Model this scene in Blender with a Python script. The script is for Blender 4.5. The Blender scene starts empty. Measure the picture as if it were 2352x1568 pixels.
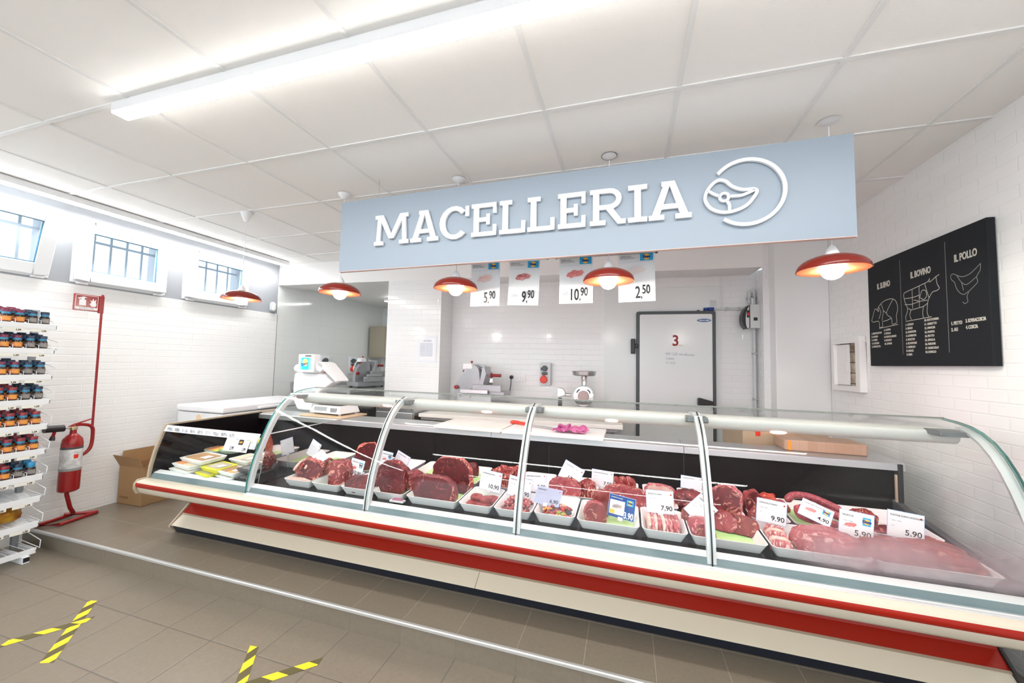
import bpy, bmesh, math, random
from math import sin, cos, pi, radians
from mathutils import Vector, Matrix, noise
S = bpy.context.scene
COL = S.collection

# ---------------------------------------------------------------- camera
CAM_H = 1.31
yaw, pit, rol = -0.2934, 0.05765, 0.0222
fwd = Vector((sin(yaw)*cos(pit), cos(yaw)*cos(pit), sin(pit)))
rgt = Vector((cos(yaw), -sin(yaw), 0)); upv = rgt.cross(fwd)
r2 = rgt*cos(rol) + upv*sin(rol); u2 = -rgt*sin(rol) + upv*cos(rol)
cam = bpy.data.objects.new('camera', bpy.data.cameras.new('camera')); COL.objects.link(cam)
cam.matrix_world = Matrix(((r2.x, u2.x, -fwd.x, 0), (r2.y, u2.y, -fwd.y, 0), (r2.z, u2.z, -fwd.z, CAM_H), (0, 0, 0, 1)))
cam.data.sensor_width = 36; cam.data.lens = 868/2352*36; cam.data.clip_start = 0.02
S.camera = cam
# ---------------------------------------------------------------- world and exposure
w = bpy.data.worlds.new('world'); S.world = w; w.use_nodes = True
bg = w.node_tree.nodes['Background']; bg.inputs[0].default_value = (0.84, 0.93, 1, 1); bg.inputs[1].default_value = 1.8
S.view_settings.view_transform = 'Standard'; S.view_settings.look = 'None'
S.view_settings.gamma = 1; S.view_settings.use_curve_mapping = False
S.view_settings.exposure = 0.85
LAMP = 26.0      # emission of the ceiling strips
BULB = 85.0
CASE = 12.0       # pink strip in the counter canopy

# ---------------------------------------------------------------- materials
MC = {}
def N(nt, t, **k):
    n = nt.nodes.new(t)
    for a, b in k.items(): setattr(n, a, b)
    return n
def mat(name, col, rough=.5, metal=0, spec=.5, bump=0, bscale=40, var=0, vscale=8, emit=None, es=0, trans=0, col2=None):
    if name in MC: return MC[name]
    m = bpy.data.materials.new(name); m.use_nodes = True; nt = m.node_tree; b = nt.nodes['Principled BSDF']
    c = (*col, 1)
    b.inputs['Base Color'].default_value = c; b.inputs['Roughness'].default_value = rough; b.inputs['Metallic'].default_value = metal
    b.inputs['Specular IOR Level'].default_value = spec
    if trans: b.inputs['Transmission Weight'].default_value = trans
    if emit: b.inputs['Emission Color'].default_value = (*emit, 1); b.inputs['Emission Strength'].default_value = es
    tc = N(nt, 'ShaderNodeTexCoord')
    if var or col2:
        nz = N(nt, 'ShaderNodeTexNoise'); nz.inputs['Scale'].default_value = vscale; nz.inputs['Detail'].default_value = 5
        nt.links.new(tc.outputs['Object'], nz.inputs['Vector'])
        cr = N(nt, 'ShaderNodeValToRGB'); cr.color_ramp.elements[0].position = .35; cr.color_ramp.elements[1].position = .65
        d = col2 if col2 else tuple(x*(1-var) for x in col)
        cr.color_ramp.elements[0].color = c; cr.color_ramp.elements[1].color = (*d, 1)
        nt.links.new(nz.outputs['Fac'], cr.inputs['Fac']); nt.links.new(cr.outputs['Color'], b.inputs['Base Color'])
    if bump:
        nz = N(nt, 'ShaderNodeTexNoise'); nz.inputs['Scale'].default_value = bscale; nz.inputs['Detail'].default_value = 4
        nt.links.new(tc.outputs['Object'], nz.inputs['Vector'])
        bp = N(nt, 'ShaderNodeBump'); bp.inputs['Strength'].default_value = bump; bp.inputs['Distance'].default_value = .01
        nt.links.new(nz.outputs['Fac'], bp.inputs['Height']); nt.links.new(bp.outputs['Normal'], b.inputs['Normal'])
    MC[name] = m; return m
def emis(name, col, s):
    if name in MC: return MC[name]
    m = bpy.data.materials.new(name); m.use_nodes = True; nt = m.node_tree; nt.nodes.clear()
    e = N(nt, 'ShaderNodeEmission'); e.inputs[0].default_value = (*col, 1); e.inputs[1].default_value = s
    o = N(nt, 'ShaderNodeOutputMaterial'); nt.links.new(e.outputs[0], o.inputs[0]); MC[name] = m; return m
def tiles(name, axes, bw, bh, mortar, c1, c2, cm, offset=.5, rough=.12, bump=.5, off=(0, 0), smooth=.1, var=0):
    m = bpy.data.materials.new(name); m.use_nodes = True; nt = m.node_tree; b = nt.nodes['Principled BSDF']
    b.inputs['Roughness'].default_value = rough
    tc = N(nt, 'ShaderNodeTexCoord'); sp = N(nt, 'ShaderNodeSeparateXYZ'); cb = N(nt, 'ShaderNodeCombineXYZ')
    nt.links.new(tc.outputs['Object'], sp.inputs[0])
    for i in (0, 1):
        ad = N(nt, 'ShaderNodeMath', operation='ADD'); ad.inputs[1].default_value = off[i]
        nt.links.new(sp.outputs['XYZ'.index(axes[i])], ad.inputs[0]); nt.links.new(ad.outputs[0], cb.inputs[i])
    br = N(nt, 'ShaderNodeTexBrick', offset=offset, squash=1)
    nt.links.new(cb.outputs[0], br.inputs['Vector'])
    br.inputs['Color1'].default_value = (*c1, 1); br.inputs['Color2'].default_value = (*c2, 1); br.inputs['Mortar'].default_value = (*cm, 1)
    br.inputs['Scale'].default_value = 1; br.inputs['Brick Width'].default_value = bw; br.inputs['Row Height'].default_value = bh
    br.inputs['Mortar Size'].default_value = mortar; br.inputs['Mortar Smooth'].default_value = smooth
    if var:
        nz = N(nt, 'ShaderNodeTexNoise'); nz.inputs['Scale'].default_value = 60; nz.inputs['Detail'].default_value = 6
        nt.links.new(tc.outputs['Object'], nz.inputs['Vector'])
        mx = N(nt, 'ShaderNodeMix', data_type='RGBA', blend_type='MULTIPLY'); mx.inputs['Factor'].default_value = var
        nt.links.new(br.outputs['Color'], mx.inputs['A']); nt.links.new(nz.outputs['Fac'], mx.inputs['B'])
        nt.links.new(mx.outputs['Result'], b.inputs['Base Color'])
    else: nt.links.new(br.outputs['Color'], b.inputs['Base Color'])
    if bump:
        # bevelled edge of each tile: a second, wider and smoother brick mask
        b2 = N(nt, 'ShaderNodeTexBrick', offset=offset, squash=1); nt.links.new(cb.outputs[0], b2.inputs['Vector'])
        b2.inputs['Scale'].default_value = 1; b2.inputs['Brick Width'].default_value = bw; b2.inputs['Row Height'].default_value = bh
        b2.inputs['Mortar Size'].default_value = mortar*3.2; b2.inputs['Mortar Smooth'].default_value = 1
        bp = N(nt, 'ShaderNodeBump', invert=True); bp.inputs['Strength'].default_value = bump; bp.inputs['Distance'].default_value = .006
        nt.links.new(b2.outputs['Fac'], bp.inputs['Height']); nt.links.new(bp.outputs['Normal'], b.inputs['Normal'])
    MC[name] = m; return m
def glass(name, tint=(.975, .99, .985), refl=.32, fog=False):
    m = bpy.data.materials.new(name); m.use_nodes = True; nt = m.node_tree; nt.nodes.clear()
    o = N(nt, 'ShaderNodeOutputMaterial'); t = N(nt, 'ShaderNodeBsdfTransparent'); t.inputs[0].default_value = (*tint, 1)
    g = N(nt, 'ShaderNodeBsdfGlossy'); g.inputs['Roughness'].default_value = .01
    # Schlick reflectance, the same from either side of the sheet
    lw = N(nt, 'ShaderNodeLayerWeight'); pw = N(nt, 'ShaderNodeMath', operation='POWER'); pw.inputs[1].default_value = 5
    nt.links.new(lw.outputs['Facing'], pw.inputs[0])
    ml = N(nt, 'ShaderNodeMath', operation='MULTIPLY_ADD'); ml.inputs[1].default_value = 1.7*refl; ml.inputs[2].default_value = .045*refl
    nt.links.new(pw.outputs[0], ml.inputs[0])
    mx = N(nt, 'ShaderNodeMixShader'); nt.links.new(ml.outputs[0], mx.inputs[0]); nt.links.new(t.outputs[0], mx.inputs[1]); nt.links.new(g.outputs[0], mx.inputs[2])
    last = mx
    if fog:  # condensation on the inside of the last pane, thickest low down and to the right
        tc = N(nt, 'ShaderNodeTexCoord'); sp = N(nt, 'ShaderNodeSeparateXYZ'); nt.links.new(tc.outputs['Object'], sp.inputs[0])
        mz = N(nt, 'ShaderNodeMapRange', interpolation_type='SMOOTHSTEP'); mz.inputs[1].default_value = .70; mz.inputs[2].default_value = .60
        nt.links.new(sp.outputs[2], mz.inputs[0])
        mlo = N(nt, 'ShaderNodeMapRange', interpolation_type='SMOOTHSTEP'); mlo.inputs[1].default_value = .505; mlo.inputs[2].default_value = .56
        nt.links.new(sp.outputs[2], mlo.inputs[0])
        mxx = N(nt, 'ShaderNodeMapRange', interpolation_type='SMOOTHSTEP'); mxx.inputs[1].default_value = .60; mxx.inputs[2].default_value = .85
        nt.links.new(sp.outputs[0], mxx.inputs[0])
        nz = N(nt, 'ShaderNodeTexNoise'); nz.inputs['Scale'].default_value = 7; nt.links.new(tc.outputs['Object'], nz.inputs['Vector'])
        nr = N(nt, 'ShaderNodeMapRange'); nr.inputs[1].default_value = .3; nr.inputs[2].default_value = .7; nr.inputs[3].default_value = .30; nr.inputs[4].default_value = .58
        nt.links.new(nz.outputs['Fac'], nr.inputs[0])
        a = N(nt, 'ShaderNodeMath', operation='MULTIPLY'); nt.links.new(mz.outputs[0], a.inputs[0]); nt.links.new(mxx.outputs[0], a.inputs[1])
        a1 = N(nt, 'ShaderNodeMath', operation='MULTIPLY'); nt.links.new(a.outputs[0], a1.inputs[0]); nt.links.new(mlo.outputs[0], a1.inputs[1])
        a2 = N(nt, 'ShaderNodeMath', operation='MULTIPLY'); nt.links.new(a1.outputs[0], a2.inputs[0]); nt.links.new(nr.outputs[0], a2.inputs[1])
        d = N(nt, 'ShaderNodeBsdfTranslucent'); d.inputs[0].default_value = (.9, .88, .9, 1)
        m2 = N(nt, 'ShaderNodeMixShader'); nt.links.new(a2.outputs[0], m2.inputs[0]); nt.links.new(mx.outputs[0], m2.inputs[1]); nt.links.new(d.outputs[0], m2.inputs[2]); last = m2
    nt.links.new(last.outputs[0], o.inputs[0]); MC[name] = m; return m
def meatmat(name, lean, dark, fat, fatamt=.5, scale=14, rough=.32, stretch=(1, 1, 1), bump=.35):
    m = bpy.data.materials.new(name); m.use_nodes = True; nt = m.node_tree; b = nt.nodes['Principled BSDF']
    b.inputs['Roughness'].default_value = rough; b.inputs['Specular IOR Level'].default_value = .45
    b.inputs['Subsurface Weight'].default_value = 0
    tc = N(nt, 'ShaderNodeTexCoord'); mp = N(nt, 'ShaderNodeMapping'); mp.inputs['Scale'].default_value = stretch
    nt.links.new(tc.outputs['Object'], mp.inputs[0])
    n1 = N(nt, 'ShaderNodeTexNoise'); n1.inputs['Scale'].default_value = scale; n1.inputs['Detail'].default_value = 6; n1.inputs['Distortion'].default_value = 1.2
    nt.links.new(mp.outputs[0], n1.inputs['Vector'])
    c1 = N(nt, 'ShaderNodeValToRGB'); c1.color_ramp.elements[0].position = .35; c1.color_ramp.elements[1].position = .68
    c1.color_ramp.elements[0].color = (*dark, 1); c1.color_ramp.elements[1].color = (*lean, 1)
    nt.links.new(n1.outputs['Fac'], c1.inputs['Fac'])
    n2 = N(nt, 'ShaderNodeTexNoise'); n2.inputs['Scale'].default_value = scale*1.7; n2.inputs['Detail'].default_value = 3; n2.inputs['Distortion'].default_value = 2.5
    nt.links.new(mp.outputs[0], n2.inputs['Vector'])
    c2 = N(nt, 'ShaderNodeValToRGB'); e = c2.color_ramp.elements
    e[0].position = .60-.10*fatamt; e[0].color = (0, 0, 0, 1); e[1].position = .74-.09*fatamt; e[1].color = (1, 1, 1, 1)
    nt.links.new(n2.outputs['Fac'], c2.inputs['Fac'])
    mx = N(nt, 'ShaderNodeMix', data_type='RGBA'); nt.links.new(c2.outputs['Color'], mx.inputs['Factor'])
    nt.links.new(c1.outputs['Color'], mx.inputs['A']); mx.inputs['B'].default_value = (*fat, 1)
    nt.links.new(mx.outputs['Result'], b.inputs['Base Color'])
    bp = N(nt, 'ShaderNodeBump'); bp.inputs['Strength'].default_value = bump; bp.inputs['Distance'].default_value = .01
    nt.links.new(n1.outputs['Fac'], bp.inputs['Height']); nt.links.new(bp.outputs['Normal'], b.inputs['Normal'])
    MC[name] = m; return m

WHITE = mat('white_paint', (.86, .86, .85), .5)
PLAS = mat('white_plastic', (.84, .85, .87), .3)
STEEL = mat('stainless_steel', (.62, .63, .64), .28, 1)
STEELM = mat('brushed_steel_satin', (.55, .56, .57), .42, .9)
ALU = mat('aluminium', (.75, .77, .78), .35, .7)
CHROME = mat('chrome', (.8, .8, .8), .08, 1)
BLACK = mat('black_plastic', (.015, .015, .017), .35)
DGREY = mat('dark_grey_rubber', (.06, .065, .07), .5)
GREY = mat('grey_plastic', (.5, .53, .54), .45)
LGREY = mat('light_grey_plastic', (.68, .71, .72), .4)
RED = mat('red_enamel', (.29, .009, .010), .25)
REDP = mat('bright_red_plastic', (.75, .04, .02), .3)
CREAM = mat('cream_lacquer', (.64, .58, .47), .22)
REDL = mat('red_lacquer', (.36, .012, .004), .2, spec=.35)
NAVY = mat('dark_blue_plinth', (.012, .017, .03), .4)
WELL = mat('black_liner_plastic', (.006, .004, .005), .4, spec=.12, bump=.08, bscale=25)
DECK = mat('black_deck_plastic', (.010, .009, .011), .22, spec=.3)
TEAL = mat('grey_blue_gutter', (.12, .17, .19), .3, col2=(.19, .24, .26), vscale=5)
TANW = mat('beige_edge_trim', (.42, .34, .25), .5)
PAPER = mat('white_card', (.88, .88, .9), .6)
INK = mat('black_ink', (.01, .01, .012), .6)
GINK = mat('grey_ink', (.33, .33, .36), .6)
BLUE = mat('light_blue_ink', (.03, .42, .78), .5)
DBLUE = mat('dark_blue_ink', (.01, .05, .28), .5)
YEL = mat('orange_yellow_ink', (.95, .55, .05), .5)
GREEN = mat('green_paper', (.42, .72, .25), .7, col2=(.52, .78, .36), vscale=12)
FOAM = mat('white_tray_plastic', (.82, .83, .82), .35)
WOOD = mat('beech_wood', (.62, .38, .20), .5, col2=(.72, .50, .30), vscale=10)
CARD = mat('brown_cardboard', (.38, .22, .10), .8, var=.15, vscale=4)
STEELG = mat('dull_metal_upright', (.3, .33, .36), .4, .6)
CUT = mat('white_cutting_board', (.86, .85, .83), .45, col2=(.84, .79, .73), vscale=3)
SIGNM = mat('pale_blue_panel', (.31, .37, .44), .45)
SIGNL = mat('white_sign_letter', (.82, .84, .87), .4)
CHALKB = mat('blackboard', (.012, .014, .017), .6, spec=.2)
CHALK = mat('chalk_white', (.55, .53, .47), .7)
GWALL = mat('grey_wall_paint', (.36, .38, .41), .6)
CEIL = mat('ceiling_tile', (.93, .915, .895), .8, bump=.1, bscale=200)
BARM = mat('ceiling_bar', (.82, .82, .815), .5)
WFR = mat('white_window_frame', (.84, .86, .88), .3)
T_L = tiles('metro_tile_side', 'YZ', .20, .061, .0016, (.86, .865, .86), (.85, .857, .853), (.83, .84, .84), off=(0.1, -.017), bump=.22)
T_B = tiles('metro_tile_back', 'XZ', .20, .061, .0016, (.86, .87, .87), (.85, .86, .865), (.83, .84, .85), off=(0.03, -.017), bump=.22)
FL_L = tiles('floor_tile_lower', 'XY', .302, .302, .0022, (.235, .20, .155), (.222, .188, .147), (.13, .115, .10), 0, .38, .15, (.475, -1.165), var=.25)
FL_U = tiles('floor_tile_upper', 'XY', .302, .302, .0018, (.235, .20, .155), (.222, .188, .147), (.36, .32, .27), 0, .33, .15, (.475, -1.748), var=.25)
GL = glass('display_glass'); GLF = glass('display_glass_misted', fog=True); GLE = mat('glass_edge_teal', (.02, .22, .20), .15)
WGL = glass('window_glass', (.95, .98, 1), .6)
BEEF = meatmat('beef_lean', (.17, .010, .017), (.065, .003, .006), (.46, .12, .11), .15, 16)
BEEFO = meatmat('beef_outer', (.26, .018, .022), (.10, .005, .009), (.66, .27, .20), .62, 12)
BEEFC = meatmat('beef_ribs', (.40, .03, .03), (.16, .008, .010), (.78, .44, .33), .95, 14, stretch=(2.2, 1, 1))
VEAL = meatmat('veal_lean', (.34, .055, .045), (.19, .022, .022), (.66, .30, .23), .2, 14)
PORK = meatmat('pork_lean', (.48, .10, .11), (.30, .04, .05), (.76, .42, .40), .5, 14)
PORKF = meatmat('pork_fatty', (.56, .14, .14), (.36, .05, .07), (.84, .60, .55), 1.1, 14, stretch=(2.5, 1, 1))
FAT = meatmat('white_fat', (.78, .58, .50), (.68, .40, .34), (.84, .74, .66), .4, 12)
OFAT = meatmat('orange_fat', (.66, .14, .06), (.40, .03, .025), (.80, .36, .18), .5, 16)
SAUS = meatmat('sausage_skin', (.36, .055, .07), (.24, .025, .04), (.58, .20, .20), .7, 60, bump=.3)

# ---------------------------------------------------------------- geometry helpers
class MB:
    def __init__(s): s.v = []; s.f = []; s.m = []
    def add(s, vs, fs, mi=0, M=None):
        o = len(s.v)
        for v in vs:
            v = Vector(v); s.v.append(M @ v if M else v)
        for f in fs: s.f.append([o+i for i in f]); s.m.append(mi)
        return s
    def box(s, x0, x1, y0, y1, z0, z1, mi=0, M=None):
        vs = [(x, y, z) for x in (x0, x1) for y in (y0, y1) for z in (z0, z1)]
        return s.add(vs, [(0, 1, 3, 2), (4, 6, 7, 5), (0, 4, 5, 1), (2, 3, 7, 6), (0, 2, 6, 4), (1, 5, 7, 3)], mi, M)
    def prism(s, poly, ax, a, b, mi=0, M=None):
        f = {'x': lambda p, t: (t, p[0], p[1]), 'y': lambda p, t: (p[0], t, p[1]), 'z': lambda p, t: (p[0], p[1], t)}[ax]
        n = len(poly); vs = [f(p, a) for p in poly]+[f(p, b) for p in poly]
        fs = [tuple(range(n)), tuple(range(2*n-1, n-1, -1))]+[(i, n+i, n+(i+1) % n, (i+1) % n) for i in range(n)]
        return s.add(vs, fs, mi, M)
    def tube(s, pts, r, n=10, mi=0, caps=True, M=None):
        pts = [Vector(p) for p in pts]; rs = r if isinstance(r, (list, tuple)) else [r]*len(pts)
        o = []; prev = None
        for i, p in enumerate(pts):
            t = (pts[min(i+1, len(pts)-1)]-pts[max(i-1, 0)]).normalized()
            if prev is None:
                a = Vector((0, 0, 1)) if abs(t.z) < .9 else Vector((1, 0, 0))
                u = t.cross(a).normalized()
            else: u = (prev-t*prev.dot(t)).normalized()
            prev = u; v = t.cross(u)
            o += [p+(u*cos(2*pi*k/n)+v*sin(2*pi*k/n))*rs[i] for k in range(n)]
        L = len(pts)
        fs = [(i*n+k, i*n+(k+1) % n, (i+1)*n+(k+1) % n, (i+1)*n+k) for i in range(L-1) for k in range(n)]
        if caps: fs += [tuple(range(n-1, -1, -1)), tuple((L-1)*n+k for k in range(n))]
        return s.add(o, fs, mi, M)
    def lathe(s, prof, c=(0, 0, 0), n=28, mi=0, ax='z', M=None):
        vs = []; L = len(prof)
        for r, h in prof:
            for k in range(n):
                a = 2*pi*k/n
                p = {'z': (r*cos(a), r*sin(a), h), 'y': (r*cos(a), h, r*sin(a)), 'x': (h, r*cos(a), r*sin(a))}[ax]
                vs.append((p[0]+c[0], p[1]+c[1], p[2]+c[2]))
        fs = [(i*n+k, i*n+(k+1) % n, (i+1)*n+(k+1) % n, (i+1)*n+k) for i in range(L-1) for k in range(n)]
        if prof[0][0] > 1e-6: fs.append(tuple(range(n)))
        if prof[-1][0] > 1e-6: fs.append(tuple((L-1)*n+k for k in range(n)))
        return s.add(vs, fs, mi, M)
    def strip(s, prof, x0, x1, th, mi=0):
        # curved sheet along X: profile (y,z) thickened inwards
        P = [Vector(p) for p in prof]; Q = []
        for i, p in enumerate(P):
            t = (P[min(i+1, len(P)-1)]-P[max(i-1, 0)]).normalized(); Q.append(p+Vector((t.y, -t.x))*th)
        n = len(P)
        vs = [(x0, p.x, p.y) for p in P]+[(x0, p.x, p.y) for p in Q]+[(x1, p.x, p.y) for p in P]+[(x1, p.x, p.y) for p in Q]
        fs = []
        for i in range(n-1):
            fs += [(i, i+1, 2*n+i+1, 2*n+i), (n+i, 3*n+i, 3*n+i+1, n+i+1), (i, n+i, n+i+1, i+1), (2*n+i, 2*n+i+1, 3*n+i+1, 3*n+i)]
        fs += [(0, 2*n, 3*n, n), (n-1, 2*n-1, 4*n-1, 3*n-1)]
        return s.add(vs, fs, mi)
    def build(s, name, mats, parent=None, smooth=False, bevel=0, seg=2, loc=None, rot=None):
        me = bpy.data.meshes.new(name); me.from_pydata([tuple(v) for v in s.v], [], s.f); me.validate()
        bm = bmesh.new(); bm.from_mesh(me); bmesh.ops.remove_doubles(bm, verts=bm.verts, dist=1e-6)
        bmesh.ops.recalc_face_normals(bm, faces=bm.faces); bm.to_mesh(me); bm.free()
        if not isinstance(mats, (list, tuple)): mats = [mats]
        for m in mats: me.materials.append(m)
        if len(mats) > 1 and len(me.polygons) == len(s.m):
            for p, mi in zip(me.polygons, s.m): p.material_index = mi
        o = bpy.data.objects.new(name, me); COL.objects.link(o)
        if smooth:
            for p in me.polygons: p.use_smooth = True
            try: me.set_sharp_from_angle(angle=radians(40))
            except Exception: pass
        if bevel:
            b = o.modifiers.new('bevel', 'BEVEL'); b.width = bevel; b.segments = seg; b.limit_method = 'ANGLE'; b.angle_limit = radians(35)
        if parent: o.parent = parent
        if loc is not None: o.location = loc
        if rot is not None: o.rotation_euler = rot
        return o
def tag(o, label, cat, group=None):
    o['label'] = label; o['category'] = cat
    if group: o['group'] = group
    return o
def thing(name, label, cat, loc=(0, 0, 0), rot=(0, 0, 0), group=None):
    o = bpy.data.objects.new(name, None); COL.objects.link(o); o.location = loc; o.rotation_euler = rot
    o.empty_display_size = .05
    return tag(o, label, cat, group)
def struct(o): o['kind'] = 'structure'; return o
def copy_tree(o, parent=None):
    c = o.copy(); COL.objects.link(c)
    if parent: c.parent = parent
    for ch in list(o.children): copy_tree(ch, c)
    return c
TC = {}
def text(s, size, m, parent=None, loc=(0, 0, 0), rot=(pi/2, 0, 0), sx=1, bold=0, align='LEFT', name='lettering', ext=.0006, line=1):
    """lettering as a mesh; default rotation stands it up facing -Y"""
    key = (s, size, sx, bold, align, ext, m.name, line)
    if key not in TC:
        cu = bpy.data.curves.new('t', 'FONT'); cu.body = s; cu.size = size; cu.align_x = align; cu.offset = bold; cu.extrude = ext; cu.space_line = line
        cu.resolution_u = 3
        to = bpy.data.objects.new('t', cu); COL.objects.link(to)
        dg = bpy.context.evaluated_depsgraph_get(); me = bpy.data.meshes.new_from_object(to.evaluated_get(dg))
        bpy.data.objects.remove(to); me.materials.clear(); me.materials.append(m)
        for v in me.vertices: v.co.x *= sx
        TC[key] = me
    o = bpy.data.objects.new(name, TC[key]); COL.objects.link(o)
    if parent: o.parent = parent
    o.location = loc; o.rotation_euler = rot
    return o
def arc(cx, cy, r, a0, a1, n=10, ry=None):
    ry = r if ry is None else ry
    return [(cx+r*cos(radians(a0+(a1-a0)*i/n)), cy+ry*sin(radians(a0+(a1-a0)*i/n))) for i in range(n+1)]
def rrect(w, h, r, n=4):
    p = []
    for cx, cy, a in ((w/2-r, h/2-r, 0), (-w/2+r, h/2-r, 90), (-w/2+r, -h/2+r, 180), (w/2-r, -h/2+r, 270)): p += arc(cx, cy, r, a, a+90, n)
    return p

# ================================================================ THE ROOM
XL, XR, ZC, ZLOW, YS, YF = -4.33, 1.66, 2.53, -.11, 1.75, -3.2
TH = math.atan(.037)               # the back wall runs very slightly askew
def W(u, v, z): return (XL+u*cos(TH)-v*sin(TH), 3.78+u*sin(TH)+v*cos(TH), z)
def wallobj(o): o.location = (XL, 3.78, 0); o.rotation_euler = (0, 0, TH); return o
struct(MB().box(XL-.1, XR+.1, YF-.1, YS, ZLOW-.1, ZLOW).build('floor', FL_L))
struct(MB().box(XL-.3, XR+.1, YS, 6.4, -.2, 0).build('floor', FL_U))
st = tiles('step_tile', 'XZ', .302, .5, .0016, (.235, .20, .155), (.222, .188, .147), (.18, .16, .13), 0, .4, 0, (.475, .3), var=.25)
struct(MB().box(XL, XR, YS-.008, YS, ZLOW, -.012).build('trim_1', st))
struct(MB().prism([(YS-.014, -.014), (YS+.004, -.014), (YS+.004, .003), (YS-.010, .003), (YS-.014, 0)], 'x', XL, XR).build('trim_2', ALU, bevel=.002))
struct(MB().box(XL-.1, XR+.1, YF-.1, 4.06, ZC, ZC+.06).build('ceiling', CEIL))
g = MB()
gx = [-4.22, -3.63, -2.95, -2.27, -1.645, -1.013, -.382, .217, .814, 1.42]
gy = [-2.99, -2.40, -1.81, -1.23, -.64, -.05, .54, 1.13, 1.72, 2.31, 2.90, 3.49]
for x in gx: g.box(x-.010, x+.010, YF, 3.8, ZC-.005, ZC)
for y in gy: g.box(XL, XR, y-.010, y+.010, ZC-.006, ZC)
struct(g.build('trim_3', BARM))
# left wall: tile to 1.88, grey band above with the window openings
wins = [(.82, 1.75, True), (1.87, 2.53, False), (2.68, 3.36, False)]
ZW0, ZW1 = 1.895, 2.42
m = MB().box(XL-.28, XL, YF, 3.79, ZLOW, 1.878)
struct(m.build('wall_left', T_L))
m = MB(); ys = [YF]+[y for a in wins for y in a[:2]]+[3.79]
for i in range(0, len(ys), 2): m.box(XL-.28, XL-.006, ys[i], ys[i+1], 1.878, ZC+.05)
for a, b, _ in wins: m.box(XL-.28, XL-.006, a, b, 1.878, ZW0).box(XL-.28, XL-.006, a, b, ZW1, ZC+.05)
struct(m.build('wall_left', GWALL))
BARS = mat('window_bar_paint', (.45, .5, .55), .5)
def window(k, y0, y1, openw):
    w = bpy.data.objects.new('window_%d' % k, None); COL.objects.link(w); w.location = (XL, (y0+y1)/2, ZW0); struct(w)
    h = ZW1-ZW0; L = y1-y0
    m = MB()
    for a in ((-L/2, -L/2+.035, 0, h), (L/2-.035, L/2, 0, h), (-L/2+.035, L/2-.035, 0, .035), (-L/2+.035, L/2-.035, h-.035, h)): m.box(-.05, .004, *a)
    m.build('window_frame', WFR, w, bevel=.003)
    # sash, hinged at its foot
    ang = radians(14) if openw else 0
    M = Matrix.Translation((.004, 0, .02)) @ Matrix.Rotation(ang, 4, 'Y')
    m = MB(); a, b, t = -L/2+.015, L/2-.015, h-.035; fr = .085
    for q in ((a, a+fr, 0, t), (b-fr, b, 0, t), (a+fr, b-fr, 0, fr), (a+fr, b-fr, t-fr, t)): m.box(0, .045, *q, M=M)
    s = m.build('sash', WFR, w, bevel=.006)
    MB().box(.015, .022, a+fr, b-fr, fr, t-fr, M=M).build('pane', WGL, s)
    m = MB()
    for q in ((a+fr, a+fr+.006, fr, t-fr), (b-fr-.006, b-fr, fr, t-fr), (a+fr, b-fr, fr, fr+.006), (a+fr, b-fr, t-fr-.006, t-fr)): m.box(.022, .034, *q, M=M)
    m.build('gasket', mat('blue_grey_gasket', (.10, .28, .42), .5), s)
    m = MB().box(.004, .03, L/2-.045, L/2-.02, .015, .075).box(.004, .03, L/2-.1, L/2-.03, -.012, .006).box(.004, .03, -L/2+.03, -L/2+.1, -.012, .006)
    m.build('hinge', PLAS, w, bevel=.004)
    m = MB().tube([(.05, -.03, h-.07), (.062, -.03, h-.07), (.062, .05, h-.07), (.05, .05, h-.07)], .006, 8, M=M).build('handle', WFR, s)
    m = MB(); n = 5
    for i in range(n): y = -L/2+.1+(L-.2)*i/(n-1); m.box(-.20, -.188, y-.008, y+.008, -.02, h+.02)
    m.box(-.205, -.185, -L/2, L/2, h-.13, h-.11)
    m.build('window_bars', BARS, w)
for k, a in enumerate(wins): window(k+1, *a)
# right wall
struct(MB().box(XR, XR+.1, YF, 4.3, ZLOW-.1, ZC+.05).build('wall_right', T_L))
m = MB().box(XL-.3, XR+.1, YF-.1, YF, 2.30, ZC+.05).box(XL-.3, XR+.1, YF-.1, YF, ZLOW-.1, .25).box(XL-.3, XL+.3, YF-.1, YF, .25, 2.30).box(XR-.3, XR+.1, YF-.1, YF, .25, 2.30)
struct(m.build('wall_front', WHITE))
wf = bpy.data.objects.new('window_9', None); COL.objects.link(wf); struct(wf)
m = MB()
for i in range(5): x = XL+.3+(XR-XL-.6)*i/4; m.box(x-.03, x+.03, YF-.07, YF-.01, .25, 2.30)
m.box(XL+.3, XR-.3, YF-.07, YF-.01, .25, .32).box(XL+.3, XR-.3, YF-.07, YF-.01, 2.23, 2.30); m.build('shopfront_frame', WFR, wf)
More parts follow.
